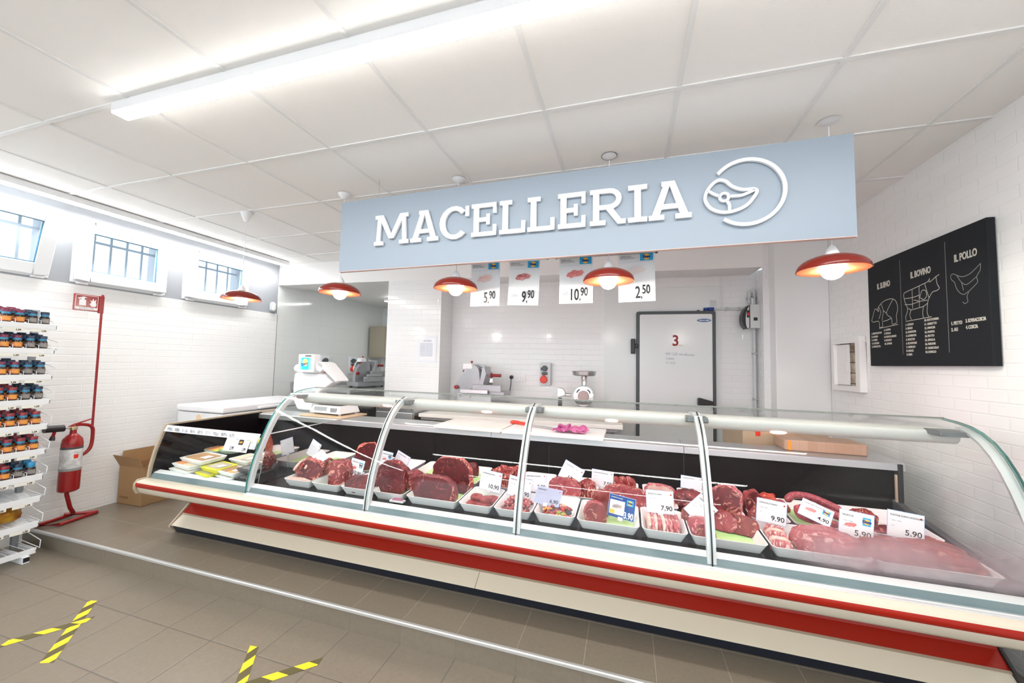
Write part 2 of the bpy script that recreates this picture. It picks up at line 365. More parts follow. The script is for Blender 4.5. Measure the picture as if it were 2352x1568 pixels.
# back wall: beam, pillar, recess and side room
m = MB().box(0, 5.545, 0, .33, 2.255, ZC+.05)
wallobj(struct(m.build('wall_back', WHITE)))
m = MB().box(1.62, 2.31, 0, .45, 0, 2.255).prism([(5.545, 0), (5.66, 0), (5.66, .40), (5.60, .40), (5.595, .33)], 'z', 0, ZC+.05).box(2.31, 5.61, .33, .45, 0, 2.30)
wallobj(struct(m.build('wall_back', T_B)))
struct(MB().box(1.262, XR, 3.84, 4.1, 0, ZC+.05).build('wall_back', mat('smooth_white_panel', (.83, .84, .84), .18), bevel=.006))
m = MB().box(XL-.05, XL+.0, 3.785, 6.0, 0, 2.4)
struct(m.build('wall_left', tiles('side_room_tile', 'YZ', .30, .20, .0012, (.78, .81, .80), (.77, .80, .79), (.66, .69, .68), 0, .1, .1)))
struct(MB().box(XL-.1, -2.0, 6.0, 6.1, 0, 2.4).build('wall_back', tiles('side_room_tile_b', 'XZ', .20, .20, .0012, (.78, .81, .80), (.77, .80, .79), (.66, .69, .68), 0, .1, .1)))
struct(MB().box(-2.35, -2.25, 4.25, 6.0, 0, 2.4).build('wall_right', WHITE))
struct(MB().box(XL-.1, -2.25, 4.0, 6.1, 2.28, 2.34).build('ceiling', WHITE))
# ================================================================ CEILING LIGHTS
DIFF = emis('light_diffuser', (1, .985, .96), LAMP)
def strip_light(x0, x1, y0, y1, zt, label, grp=None):
    cx, cy = (x0+x1)/2, (y0+y1)/2
    t = thing('linear_ceiling_light', label, 'light', (cx, cy, zt), group=grp)
    a, b = (x1-x0)/2, (y1-y0)/2; h = .05
    alx = a > b
    m = MB().box(-a, a, -b, b, -h+.004, 0); m.build('housing', PLAS, t, bevel=.003)
    m = MB().box(-a+.003, a-.003, -b+.003, b-.003, -h-.0012, -h+.004); m.build('diffuser', DIFF, t)
    return t
strip_light(-2.385, 1.45, 1.115, 1.185, ZC-.005, 'long white linear light running across the ceiling in front of the sign')
strip_light(-4.16, -4.08, -2.6, 3.70, ZC-.005, 'long white linear light along the ceiling edge above the windows')
strip_light(-2.6, 1.3, -.60, -.52, ZC-.005, 'added unseen linear light over the shop floor just behind the viewpoint')  # added out of view to light the room more evenly
strip_light(-2.6, 1.3, -2.20, -2.12, ZC-.005, 'added unseen linear light over the shop floor nearest the shopfront')  # second added strip, unseen, for more fill light
strip_light(-3.6, -2.9, 5.0, 5.06, 2.279, 'short linear light on the ceiling of the side room')
# ================================================================ PENDANT LAMPS
SHI = mat('orange_shade_lining', (.80, .16, .05), .5)
SHO = mat('red_shade_enamel', (.20, .014, .008), .2)
def pendant(x, y, label, cup=1.0):
    z = 1.31+.213*2.25
    t = thing('pendant_lamp', label, 'lamp', (x, y, z), group='pendant lamps over the counter')
    R = .142; H = .072
    pr = [(R*cos(radians(a)), H*sin(radians(a))) for a in range(0, 80, 6)]
    MB().lathe([(r, h+.002) for r, h in pr]+[(.016, H+.002)], n=40).lathe([(R-.0005, .0015), (R+.002, 0), (R, .004)], n=40).build('lamp_shade', SHO, t, smooth=True)
    MB().lathe([(r-.003, h-.001) for r, h in pr]+[(.012, H-.001)], n=40).build('shade_lining', SHI, t, smooth=True)
    MB().lathe([(.030, H-.006), (.030, H+.004), (.024, H+.022), (.014, H+.04), (.004, H+.05)], n=20).build('lamp_holder', PLAS, t, smooth=True)
    MB().lathe([(.046*sin(radians(a)), -.046*cos(radians(a))) for a in range(0, 181, 12)], n=24).build('bulb', emis('bulb_glow', (1, .93, .84), BULB), t, smooth=True)
    MB().tube([(0, 0, H+.045), (0, 0, ZC-z-.03)], .0028, 8).build('cord', PLAS, t)
    MB().lathe([(.012, ZC-z-.085*cup), (.022, ZC-z-.07*cup), (.042, ZC-z-.02*cup), (.045, ZC-z-.004)], n=24).build('ceiling_cup', PLAS, t, smooth=True)
LP = [(-3.06, 2.33, 'red domed pendant lamp on a long white cord in front of the small window'),
      (-1.99, 2.24, 'red domed pendant lamp just below the left end of the sign', .5),
      (-1.07, 2.24, 'red domed pendant lamp beside the 5.90 poster', .35),
      (-.098, 2.20, 'red domed pendant lamp between the 10.90 and 2.50 posters', .2),
      (.945, 2.15, 'red domed pendant lamp below the right end of the sign by the blackboard', .15)]
for a in LP: pendant(*a)
# ================================================================ THE SIGN
sg = thing('hanging_sign', 'long pale blue shop sign with raised white letters hung from the ceiling', 'sign', (-1.883, 2.10, 1.909), (0, -.0045, -.0139))
SW = 2.887
MB().box(0, SW, 0, .028, 0, .484).build('panel', SIGNM, sg, bevel=.002)
MB().box(0, SW, -.0005, .0285, -.003, .0002).build('bottom_edge', mat('pinkish_edge', (.70, .52, .48), .5), sg)
def glyph(c, w):
    """slab serif capitals, height 1, as convex pieces"""
    s, t = .17, .13   # stem, serif thickness
    bx = lambda a, b, c, d: [(a, c), (b, c), (b, d), (a, d)]
    if c == 'I': return [bx(w/2-s/2, w/2+s/2, 0, 1), bx(0, w, 0, t), bx(0, w, 1-t, 1)]
    if c == 'L': return [bx(.09, .09+s, 0, 1), bx(0, w, 0, t), bx(0, .09+s+.12, 1-t, 1), bx(w-.12, w, 0, .36)]
    if c == 'E': return [bx(.07, .07+s, 0, 1), bx(0, w, 0, t), bx(0, w, 1-t, 1), bx(w-.11, w, 0, .33), bx(w-.11, w, .67, 1), bx(.07, w-.22, .44, .57), bx(w-.32, w-.21, .34, .67)]
    if c == 'A':
        m = w/2
        return [[(.08, t), (.27, t), (m+.04, 1), (m-.12, 1)], [(w-.27, t), (w-.08, t), (m+.12, 1), (m-.04, 1)], bx(m-.2, m+.12, 1-t, 1), bx(.25, w-.25, .27, .40), bx(0, .38, 0, t), bx(w-.38, w, 0, t)]
    if c == 'M':
        m = w/2
        return [[(.07, 0), (.22, 0), (.27, 1), (.13, 1)], [(w-.22, 0), (w-.07, 0), (w-.13, 1), (w-.27, 1)], [(.13, 1), (.33, 1), (m+.08, .2), (m-.08, .2)], [(w-.33, 1), (w-.13, 1), (m+.08, .2), (m-.08, .2)],
                bx(0, .34, 0, t), bx(w-.34, w, 0, t), bx(.03, .3, 1-t, 1), bx(w-.3, w-.03, 1-t, 1)]
    if c == 'C':
        P = []; n = 14
        for i in range(n):
            a0, a1 = radians(42+(318-42)*i/n), radians(42+(318-42)*(i+1)/n); rx, ry = w/2, .52
            q = lambda a, k, kk: (rx+(rx-k)*cos(a), .5+(ry-kk)*sin(a))
            P.append([q(a0, 0, 0), q(a1, 0, 0), q(a1, .19, .14), q(a0, .19, .14)])
        return P+[bx(w-.13, w-.01, .66, .98)]
    if c == 'R':
        P = [bx(.08, .08+s, 0, 1), bx(0, .42, 0, t), bx(0, .3, 1-t, 1), bx(.1, w*.55, 1-t, 1), bx(.1, w*.55, .42, .55), bx(w-.2, w+.02, 0, t),
             [(w*.42, .48), (w*.62, .5), (w-.02, .02), (w-.2, .02)]]
        n = 8
        for i in range(n):
            a0, a1 = radians(-90+180*i/n), radians(-90+180*(i+1)/n); q = lambda a, k: (w*.55+(w*.36-k*1.1)*cos(a), .71+(.29-k)*sin(a))
            P.append([q(a0, 0), q(a1, 0), q(a1, .13), q(a0, .13)])
        return P
lets = [('M', .292, .551), ('A', .566, .763), ('C', .772, .972), ('E', .987, 1.147), ('L', 1.167, 1.325), ('L', 1.338, 1.496), ('E', 1.515, 1.668), ('R', 1.692, 1.876), ('I', 1.892, 1.988), ('A', 1.995, 2.200)]
for c, a, b in lets:
    m = MB(); h = .200; w = (b-a)/h
    for i, P in enumerate(glyph(c, w)):
        m.prism([(p[0]*h, p[1]*h) for p in P], 'y', -.020-.0001*i, -.006)
    m.build('letter', SIGNL, sg, loc=(a, 0, .150))
# steak emblem inside an open ring
def ribbon(pts, r, name, par, loc=(0, 0, 0), closed=False):
    m = MB(); P = [Vector((p[0], p[1])) for p in pts]; L = len(P); A = []; B = []
    for i, p in enumerate(P):
        a = P[(i-1) % L] if closed else P[max(i-1, 0)]; b = P[(i+1) % L] if closed else P[min(i+1, L-1)]
        t = (b-a).normalized(); n = Vector((-t.y, t.x)); A.append(p+n*r); B.append(p-n*r)
    for i in range(L if closed else L-1):
        j = (i+1) % L; m.prism([A[i], A[j], B[j], B[i]], 'y', -.020, -.006)
    return m.build(name, SIGNL, par, loc=loc)
def smoothp(P, n=5, closed=False):
    out = []; L = len(P)
    for i in range(L if closed else L-1):
        if closed: p = [P[(i+k-1) % L] for k in range(4)]
        else: p = [P[max(i-1, 0)], P[i], P[i+1], P[min(i+2, L-1)]]
        for j in range(n):
            t = j/n
            out.append(tuple(.5*((2*p[1][k])+(-p[0][k]+p[2][k])*t+(2*p[0][k]-5*p[1][k]+4*p[2][k]-p[3][k])*t*t+(-p[0][k]+3*p[1][k]-3*p[2][k]+p[3][k])*t**3) for k in range(len(P[0]))))
    if not closed: out.append(tuple(P[-1]))
    return out
ribbon(arc(2.445, .252, .162, 140, -128, 36), .0085, 'ring', sg)
outl = smoothp([(2.262, .235), (2.277, .285), (2.315, .322), (2.352, .318), (2.385, .285), (2.430, .264), (2.475, .262), (2.489, .250), (2.478, .225), (2.445, .185), (2.395, .163), (2.340, .160), (2.288, .185)], 5, True)
ribbon(outl, .0075, 'steak_outline', sg, closed=True)
ribbon(arc(2.348, .236, .020, 0, 360, 16)[:-1], .0065, 'bone_ring', sg, closed=True)
m_ = ribbon(smoothp([(2.370, .238), (2.42, .236), (2.458, .248), (2.482, .258)]), .0065, 'steak_line', sg)
ribbon(smoothp([(2.328, .242), (2.30, .258), (2.272, .280)]), .0065, 'steak_line', sg)
ribbon(smoothp([(2.358, .218), (2.370, .195), (2.370, .164)]), .0065, 'steak_line', sg)
for x in (.29, 2.10):
    MB().tube([(x, .014, .484), (x, .014, ZC-1.909-.008)], .0015, 6).build('hanging_wire', STEEL, sg)
# ================================================================ PRICE POSTERS ON RAILS
def logo(par, x, z, w, h, y=-.0012, name='brand_logo'):
    """blue square, yellow disc and the word on it"""
    m = MB().box(-w/2, w/2, y, y+.0006, -h/2, h/2, 0).lathe([(0.0001, y-.0006), (min(w, h)*.42, y-.0006), (min(w, h)*.42, y-.0001)], n=24, ax='y', mi=1)
    o = m.build(name, [BLUE, YEL], par, loc=(x, 0, z))
    text('Deco', h*.42, DBLUE, o, (0, y-.001, -h*.12), bold=.012*h*4, align='CENTER', ext=.0002, sx=.92)
    return o
def steakpic(par, x, z, s, m, seed):
    random.seed(seed); n = 18; P = [(s*(1+.18*random.uniform(-1, 1))*cos(2*pi*i/n), s*.42*(1+.25*random.uniform(-1, 1))*sin(2*pi*i/n)) for i in range(n)]
    P = smoothp(P, 3, True); c = MB(); c.add([(0, 0, 0)]+[(p[0], 0, p[1]) for p in P], [(0, i+1, (i+1) % len(P)+1) for i in range(len(P))])
    return c.build('meat_picture', m, par, loc=(x, -.0014, z), rot=(0, radians(-8), 0))
def poster(x, z0, price, cents, mm, label, curl=0):
    t = thing('price_poster', label, 'poster', (x, 2.45, z0), (0, radians(curl), -.03), 'price posters on the hanging rails')
    w, h = .218, .305
    m = MB()
    n = 8
    pts = [(-w/2, 0), (w/2, 0)]
    vs = []; 
    for i in range(n+1):
        z = -h*i/n; y = .006*sin(pi*i/n)
        vs += [(-w/2, y, z), (w/2, y, z), (-w/2, y+.0008, z), (w/2, y+.0008, z)]
    fs = []
    for i in range(n): a = 4*i; fs += [(a, a+1, a+5, a+4), (a+2, a+6, a+7, a+3), (a, a+4, a+6, a+2), (a+1, a+3, a+7, a+5)]
    fs += [(0, 2, 3, 1), (4*n, 4*n+1, 4*n+3, 4*n+2)]
    m.add(vs, fs); m.build('sheet', PAPER, t, smooth=True)
    logo(t, w/2-.048, -.026, .076, .046)
    text('OFFERTE VALIDE\nDAL 13 AL 23 MAGGIO', .011, GINK, t, (-w/2+.012, -.0012, -.022), sx=.8, name='small_print')
    steakpic(t, -.004, -.110, .055, mm, int(price))
    text(price, .105, INK, t, (w/2-.086, -.0012, -.282), sx=.62, bold=.0016, align='RIGHT', name='price')
    text(','+cents if 0 else cents, .078, INK, t, (w/2-.078, -.0012, -.256), sx=.62, bold=.0012, name='price')
    text(',', .07, INK, t, (w/2-.086, -.0012, -.282), sx=.7, bold=.0012, name='price')
    text('POLPE\nSUINO NOSTRO\nal kg', .009, GINK, t, (-w/2+.05, -.0012, -.235), sx=.8, align='CENTER', name='small_print')
    m = MB()
    for a, b, c, d in ((-w/2+.008, w/2-.008, -.056, -.0552), (-w/2+.008, w/2-.008, -.212, -.2112), (w/2-.009, w/2-.008, -.212, -.056)): m.box(a, b, -.0010, -.0004, c, d)
    m.build('printed_rule', mat('pale_blue_rule', (.5, .66, .85), .5), t)
    return t
MT = [mat('print_pale_pink', (.80, .46, .44), .6, col2=(.85, .66, .62), vscale=30), mat('print_red_meat', (.42, .04, .05), .6, col2=(.75, .40, .38), vscale=30),
      mat('print_rose_meat', (.72, .16, .17), .6, col2=(.80, .30, .28), vscale=30), mat('print_faint', (.84, .74, .72), .6)]
poster(-.947, 2.010, '5', '90', MT[0], 'white price poster reading 5.90, with a pale pink cut, on the left rail')
poster(-.662, 2.008, '9', '90', MT[1], 'white price poster reading 9.90, with a dark red cut, slightly curled', 2)
poster(-.315, 2.012, '10', '90', MT[2], 'white price poster reading 10.90 with a rose red cut')
poster(.058, 2.014, '2', '50', MT[3], 'white price poster reading 2.50 beside the lamp, nearest the cold room door', -1)
def rail(x0, x1, label):
    t = thing('poster_rail', label, 'rail', ((x0+x1)/2, 2.452, 2.022), group='poster rails under the sign'); L = (x1-x0)/2
    MB().box(-L, L, -.006, .006, -.012, .002).build('bar', mat('rail_grey', (.30, .31, .33), .4, .5), t, bevel=.002)
    for s in (-L, L): MB().box(s-.008, s+.008, -.008, .008, -.014, .004).build('end_cap', BLACK, t, bevel=.003)
    for s in (-L*.6, L*.6): MB().tube([(s, 0, 0), (s, 0, ZC-2.022-.006)], .0009, 5).build('cord', PLAS, t)
rail(-1.14, -.505, 'thin dark rail holding the 5.90 and 9.90 posters')
rail(-.445, .178, 'thin dark rail holding the 10.90 and 2.50 posters')
# ================================================================ THE DISPLAY COUNTER
X0, X1 = -3.21, 1.48
ct = thing('display_counter', 'long refrigerated butcher counter with curved glass and red and cream stripes', 'display counter', (0, 0, 0))
def lon(name, poly, m, a=X0, b=X1, bev=0, smooth=False, par=ct): return MB().prism(poly, 'x', a, b).build(name, m, par, smooth=smooth, bevel=bev)
lon('plinth', [(2.06, .002), (2.034, .056), (2.10, .056), (2.9, .056), (2.9, .002)], NAVY, bev=.003)
for a, b in ((X0, -.797), (-.795, X1)):
    lon('lower_panel', [(2.030, .057), (2.024, .062), (2.098, .118), (2.14, .118), (2.14, .057)], CREAM, a, b, .002)
lon('trim_strip', [(2.096, .116), (2.090, .121), (2.10, .126), (2.11, .121)], mat('beige_seal', (.45, .36, .27), .5))
lon('red_band', [(2.094, .119), (2.150, .172), (2.155, .185), (2.2, .185), (2.2, .12)], REDL, bev=.002)
c1 = [(2.152, .186), (2.135, .192)]+[(2.135-.235*t, .192+.15*t+.012*sin(pi*t)) for t in (.15, .35, .55, .75, .92)]+[(1.868, .342), (1.835, .350), (1.812, .368), (1.800, .402)]
lon('bumper_underside', c1+[(1.83, .402), (1.95, .37), (2.2, .24)], CREAM, smooth=True)
lon('red_stripe', [(1.800, .402), (1.791, .412), (1.790, .428), (1.793, .436), (1.83, .436), (1.83, .402)], REDL, smooth=True)
lon('bumper_top', [(1.793, .436), (1.797, .444), (1.810, .449), (1.835, .451), (1.90, .451), (1.90, .436)], CREAM, smooth=True)
lon('glass_rail', [(1.836, .449), (1.836, .455), (1.846, .458), (1.850, .454), (1.855, .459), (1.868, .459), (1.868, .446)], ALU, X0+.92, X1, .001)
gut = smoothp([(1.864, .446), (1.865, .456), (1.869, .470), (1.880, .485)], 4)
MB().strip(gut, X0+.02, X1-.02, .004).build('gutter', TEAL, ct, smooth=True)
lon('front_lip', [(1.878, .482), (1.882, .487), (1.888, .489), (1.918, .497), (1.924, .494), (1.924, .46), (1.885, .46)], mat('white_lip', (.72, .74, .74), .35), X0+.02, X1-.02, .001)
dz = lambda y: .480+.05*(y-1.97)
lon('deck', [(1.92, dz(1.92)), (2.69, dz(2.69)), (2.69, .40), (1.92, .40)], DECK, X0+.02, X1-.02)
xs = [X0, -2.3, -1.41, -.52, .36, X1]
for i in range(5):
    lon('rear_panel', [(2.685, .48), (2.685, .758), (2.70, .758), (2.70, .48)], WELL, xs[i]+.002, xs[i+1]-.002)
lon('cabinet_body', [(2.16, .06), (2.16, .38), (1.90, .40), (2.70, .40), (2.70, .50), (2.90, .50), (2.90, .06)], mat('cabinet_grey', (.45, .46, .46), .5), X0+.03, X1-.03)
for i in ((X0, -2.3), (-2.298, -.95), (-.948, .356), (.358, X1)):
    lon('rear_shelf', [(2.660, .762), (2.662, .800), (2.668, .805), (2.92, .805), (2.92, .765), (2.70, .762)], STEELM, i[0], i[1], .0015)
lon('shelf_support', [(2.70, .50), (2.70, .764), (2.88, .764), (2.88, .50)], mat('cabinet_grey', (.45, .46, .46), .5), X0+.03, X1-.03)
# curved front glass
GP = [(1.855, .452), (1.861, .52), (1.874, .58), (1.893, .65), (1.918, .72), (1.948, .79), (1.982, .86), (2.020, .925), (2.062, .980), (2.110, 1.024), (2.165, 1.056), (2.225, 1.076), (2.30, 1.087), (2.38, 1.093)]
for i in range(1, 5):
    a, b = xs[i]+.004, xs[i+1]-.004
    MB().strip(GP, a, b, .006).build('curved_pane', GLF if i == 4 else GL, ct, smooth=True)
lonb = MB().box(xs[1], X1, 2.378, 2.384, 1.086, 1.095).build('top_edge_profile', mat('edge_profile_grey', (.20, .22, .20), .4), ct, bevel=.001)
# low front of the self service end
LG = [p for p in GP if p[1] < .8]+[(1.953, .80)]
MB().strip(LG, X0+.012, -2.304, .006).build('low_front_pane', GL, ct, smooth=True)
lon('price_strip', [(1.925, .766), (1.944, .806), (1.950, .806), (1.932, .764)], PLAS, X0+.015, -2.31)
# end panels
inner = [(1.875, .474), (1.885, .55), (1.905, .64), (1.940, .75), (1.962, .803), (2.69, .812), (2.69, .44), (1.90, .40)]
lon('end_panel', inner, WELL, X0+.006, X0+.02)
edge = [(1.856, .452), (1.862, .53), (1.885, .64), (1.920, .745), (1.946, .815), (2.70, .822), (2.92, .822), (2.92, .76), (2.70, .44), (1.88, .38)]
lon('end_trim', edge, TANW, X0-.012, X0+.006, .002)
lon('bumper_cap', [(2.155, .175), (1.90, .335), (1.835, .352), (1.800, .360), (1.784, .395), (1.784, .43), (1.803, .456), (1.90, .458), (2.2, .40)], TANW, X0-.016, X0, .003)
lon('lower_end_cap', [(2.068, -.0), (2.018, .045), (2.018, .062), (2.150, .192), (2.175, .192), (2.15, .05), (2.9, .05), (2.9, .0)], TANW, X0-.016, X0, .002)
lon('end_trim', [(2.05, .002), (2.01, .06), (2.155, .19), (1.83, .35), (1.785, .41), (1.80, .48), (2.2, .47), (2.96, .47), (2.96, .002)], mat('dark_end_cap', (.03, .03, .03), .4), X1, X1+.012, .002)
lon('end_pane', GP+[(2.69, 1.02), (2.69, .48), (1.99, .47)], GL, X1-.010, X1-.004)
m = MB().strip(GP, X1-.012, X1-.002, .010); m.build('end_glass_edge', mat('tinted_edge', (.10, .22, .20), .2), ct, smooth=True)
lon('side_lip', [(1.99, .484), (2.69, .52), (2.69, .60), (2.60, .575), (1.99, .50)], DGREY, X1-.05, X1-.012, .003)
MB().box(X1-.035, X1-.012, 2.655, 2.69, .50, .80).build('corner_post', BLACK, ct, bevel=.004)
MB().box(X1-.046, X1-.036, 2.66, 2.672, .57, .74).build('corner_profile', TANW, ct, bevel=.002)
# divider between the self service end and the served counter
lon('divider_panel', [(1.935, .485), (1.955, .60), (1.975, .70), (1.99, .798), (2.68, .806), (2.68, .52)], mat('polished_steel', (.62, .60, .60), .05, 1), -2.296, -2.293)
lon('divider_pane', GP+[(2.44, 1.0), (2.67, .812), (2.67, .48), (1.99, .47)], GL, -2.303, -2.297)
MB().strip(GP, -2.3045, -2.2955, .004).build('divider_glass_edge', GLE, ct, smooth=True)
MB().tube([(-2.292, 1.965, .80), (-2.292, 2.67, .808)], .004, 6).build('divider_rail', ALU, ct)
# ribs that carry the panes
RIBM = mat('rib_pale_metal', (.70, .72, .73), .35, .25)
for i, x in enumerate(xs[1:5]):
    R = [(p[0]+.010, p[1]-.006) for p in GP[:12]]
    rib = MB().strip(R, x-.018, x+.018, .028).build('glass_rib', RIBM, ct, smooth=True)
    MB().strip([(p[0]-.0095, p[1]+.0055) for p in R], x-.003, x+.003, .002).build('rib_seal', BLACK, rib)
    b = MB().box(x-.05, x-.012, 2.19, 2.27, 1.025, 1.05).box(x+.012, x+.05, 2.19, 2.27, 1.025, 1.05).tube([(x-.055, 2.215, 1.03), (x+.055, 2.215, 1.03)], .012, 10)
    b.build('hinge_bracket', mat('hinge_grey', (.22, .23, .24), .35, .5), rib, bevel=.003)
    MB().box(x-.02, x+.02, 2.17, 2.36, 1.045, 1.060).build('rib_arm', ALU, rib, bevel=.003)
rib = MB().strip([(p[0]+.010, p[1]-.006) for p in GP[:12]], X1-.05, X1-.016, .010).build('glass_rib', ALU, ct, smooth=True)
MB().box(X1-.14, X1-.02, 2.18, 2.30, 1.028, 1.050).build('hinge_bracket', MC['hinge_grey'], rib, bevel=.003)
# canopy beam with its light
cb = [(2.255+p[0], p[1]) for p in [(0, 1.030), (.006, 1.042), (.03, 1.050), (.10, 1.052), (.112, 1.045), (.115, 1.02), (.108, .998), (.085, .985), (.05, .980), (.022, .986), (.006, 1.002)]]
lon('canopy_beam', cb, mat('canopy_cream', (.62, .62, .60), .3), xs[1]+.01, X1-.02, smooth=True)
MB().box(xs[1]+.05, X1-.06, 2.340, 2.366, .984, .992).build('canopy_light', emis('canopy_light_glow', (1, .50, .62), CASE), ct)
# plinth bolts
for x in (-2.95, -2.15, -1.30, -1.24, -1.20, -.74, -.28, .5, 1.1):
    MB().lathe([(.0001, -.002), (.004, -.002), (.004, .001)], n=8, ax='y').build('bolt', STEEL, ct, loc=(x, 2.044, .045))
# ================================================================ MENU BOARD ON THE RIGHT WALL
bd = thing('menu_board', 'large blackboard with chalk drawings of pig, ox and chicken cuts', 'blackboard', (1.655, 3.226, 1.347), (0, 0, -pi/2))
BW, BH = .915, .70
MB().box(0, BW, -.032, 0, 0, BH).build('board', CHALKB, bd, bevel=.002)
def chalk(pl, r, name, par=bd, m=CHALK, closed=False):
    mb = MB()
    for P in pl:
        P = [Vector((p[0], p[1])) for p in P]; L = len(P); vs = []
        for i, p in enumerate(P):
            t = (P[min(i+1, L-1)]-P[max(i-1, 0)]); t = t.normalized() if t.length > 1e-7 else Vector((1, 0)); n = Vector((-t.y, t.x))*r
            vs += [(p.x+n.x, -.0326, p.y+n.y), (p.x-n.x, -.0326, p.y-n.y)]
        mb.add(vs, [(2*i, 2*i+1, 2*i+3, 2*i+2) for i in range(L-1)])
    return mb.build(name, m, par)
def fit(pl, x0, x1, z0, z1): return [smoothp([(x0+(x1-x0)*p[0], z0+(z1-z0)*p[1]) for p in P], 4) for P in pl]
pig = [[(0, .28), (.05, .42), (.10, .60), (.16, .74), (.24, .70), (.40, .90), (.65, 1.0), (.88, .95), (.99, .75), (1, .5), (.95, .3), (.97, .05)], [(0, .28), (.08, .20), (.20, .22), (.30, .18), (.31, -.05)],
       [(.31, -.05), (.44, -.04), (.44, .15), (.60, .18), (.78, .22), (.80, .0), (.96, .03)], [(.40, .88), (.48, .6), (.42, .2)], [(.85, .95), (.70, .7), (.60, .45), (.78, .25)], [(.30, .8), (.38, .55), (.30, .3)], [(.48, .6), (.62, .45)], [(.22, .70), (.30, .60), (.28, .75)], [(.30, -.09), (1.0, -.04)]]
cow = [[(.03, .10), (.10, .30), (.02, .55), (0, .75), (.08, .80), (.30, .84), (.50, .88), (.68, .92), (.74, 1.0)], [(.74, 1.0), (.72, .90), (.80, .93), (.90, .99), (.98, 1.02)], [(.90, .98), (.92, .80), (.97, .68), (.90, .63), (.80, .62), (.70, .48), (.66, .36)],
       [(.12, .33), (.20, .27), (.40, .28), (.55, .30), (.66, .36)], [(.20, .27), (.16, .12), (.20, .0)], [(.03, .10), (.04, 0)], [(.55, .30), (.52, .12), (.54, .0)], [(.66, .36), (.64, .12), (.68, .0)], [(.25, .83), (.25, .30)], [(.45, .87), (.44, .30)], [(.60, .90), (.70, .5)], [(.02, .62), (.25, .60), (.44, .62)], [(.02, .45), (.22, .42), (.44, .45), (.66, .44)],
       [(.46, .55), (.52, .72), (.62, .70), (.64, .55), (.56, .48), (.46, .55)], [(.28, .52), (.36, .5), (.42, .46)], [(.03, -.03), (.75, -.01)]]
hen = [[(0, .88), (.08, .92), (.2, .85), (.38, .76), (.6, .78), (.78, .88), (.95, 1.0)], [(.0, .88), (.02, .76), (.12, .65), (.18, .45), (.3, .28), (.42, .22)], [(.95, 1.0), (.93, .82), (.82, .66), (.84, .5), (.7, .38), (.56, .28)], [(.42, .22), (.56, .28), (.5, .15), (.52, 0), (.42, -.05), (.36, .02)], [(.2, .85), (.35, .6), (.52, .5), (.82, .66)], [(.35, .6), (.40, .35)]]
D = MB
pd = chalk(fit(pig, .028, .290, .265, .43), .0018, 'pig_drawing'); cd = chalk(fit(cow, .350, .632, .275, .49), .0018, 'ox_drawing'); hd = chalk(fit(hen, .700, .885, .32, .49), .0016, 'hen_drawing', m=mat('chalk_faint', (.26, .26, .24), .7))
chalk([[(.325, .07), (.325, .655)], [(.671, .07), (.671, .66)]], .0016, 'column_rule', m=MC['chalk_faint'])
for s, x, z in (('IL SUINO', .164, .515), ('IL BOVINO', .490, .520), ('IL POLLO', .793, .535)):
    text(s, .052, CHALK, bd, (x, -.0326, z), sx=.62, bold=.0015, align='CENTER', name='title')
L1 = '1. PROSCIUTTO\n2. LOMBO\n3. CAPPA\n4. COSTINE\n5. PANCETTA'; L2 = '6. COPPA\n7. SPALLA\n8. PUNTA SUINO\n9. STINCO\n10. ZAMPA'
L3 = '1. COLLO\n2. REALE\n3. COSTATA\n4. LOMBATA\n5. FILETTO\n6. SCAMONE\n7. GIRELLO\n8. NOCE\n9. FESA'; L4 = '10. SOTTOFESA\n11. GERETTO\n12. PANCIA\n13. PUNTA\n14. PETTO\n15. SPALLA\n16. FESONE\n17. MUSCOLO\n18. STINCO'
for s, x, z, q in ((L1, .022, .215, .0170), (L2, .155, .228, .0170), (L3, .355, .242, .0170), (L4, .505, .252, .0170)): text(s, q, CHALK, bd, (x, -.0326, z), sx=.9, bold=.0006, name='cut_list', line=1.32)
text('1. PETTO\n2. ALI', .024, CHALK, bd, (.690, -.0326, .212), sx=.7, bold=.0008, name='cut_list', line=1.35); text('3. SOVRACOSCIA\n4. COSCIA', .024, CHALK, bd, (.778, -.0326, .216), sx=.6, bold=.0008, name='cut_list', line=1.35)
# ================================================================ SERVICE HATCH ON THE RIGHT WALL
hx = thing('wall_hatch', 'white framed wall hatch with its sliding panel half open', 'hatch', (1.66, 3.73, 1.155), (0, 0, -pi/2))
m = MB()
for a in ((0, .385, 0, .04), (0, .385, .365, .41), (0, .04, .04, .365), (.335, .385, .04, .365)): m.box(a[0], a[1], -.045, 0, a[2], a[3])
m.build('frame', WHITE, hx, bevel=.003)
MB().box(.035, .205, -.024, -.010, .045, .36).build('sliding_panel', WHITE, hx, bevel=.003)
MB().box(.19, .20, -.036, -.024, .15, .23).build('pull', WHITE, hx, bevel=.002)
m = MB().box(.205, .335, -.008, -.002, .04, .365, 0)
for i in range(4): m.box(.205, .335, -.014, -.004, .055+.08*i, .062+.08*i, 1)
m.build('dark_inside', [mat('worn_brown_back', (.22, .15, .09), .7, col2=(.62, .55, .45), vscale=14), BLACK], hx)
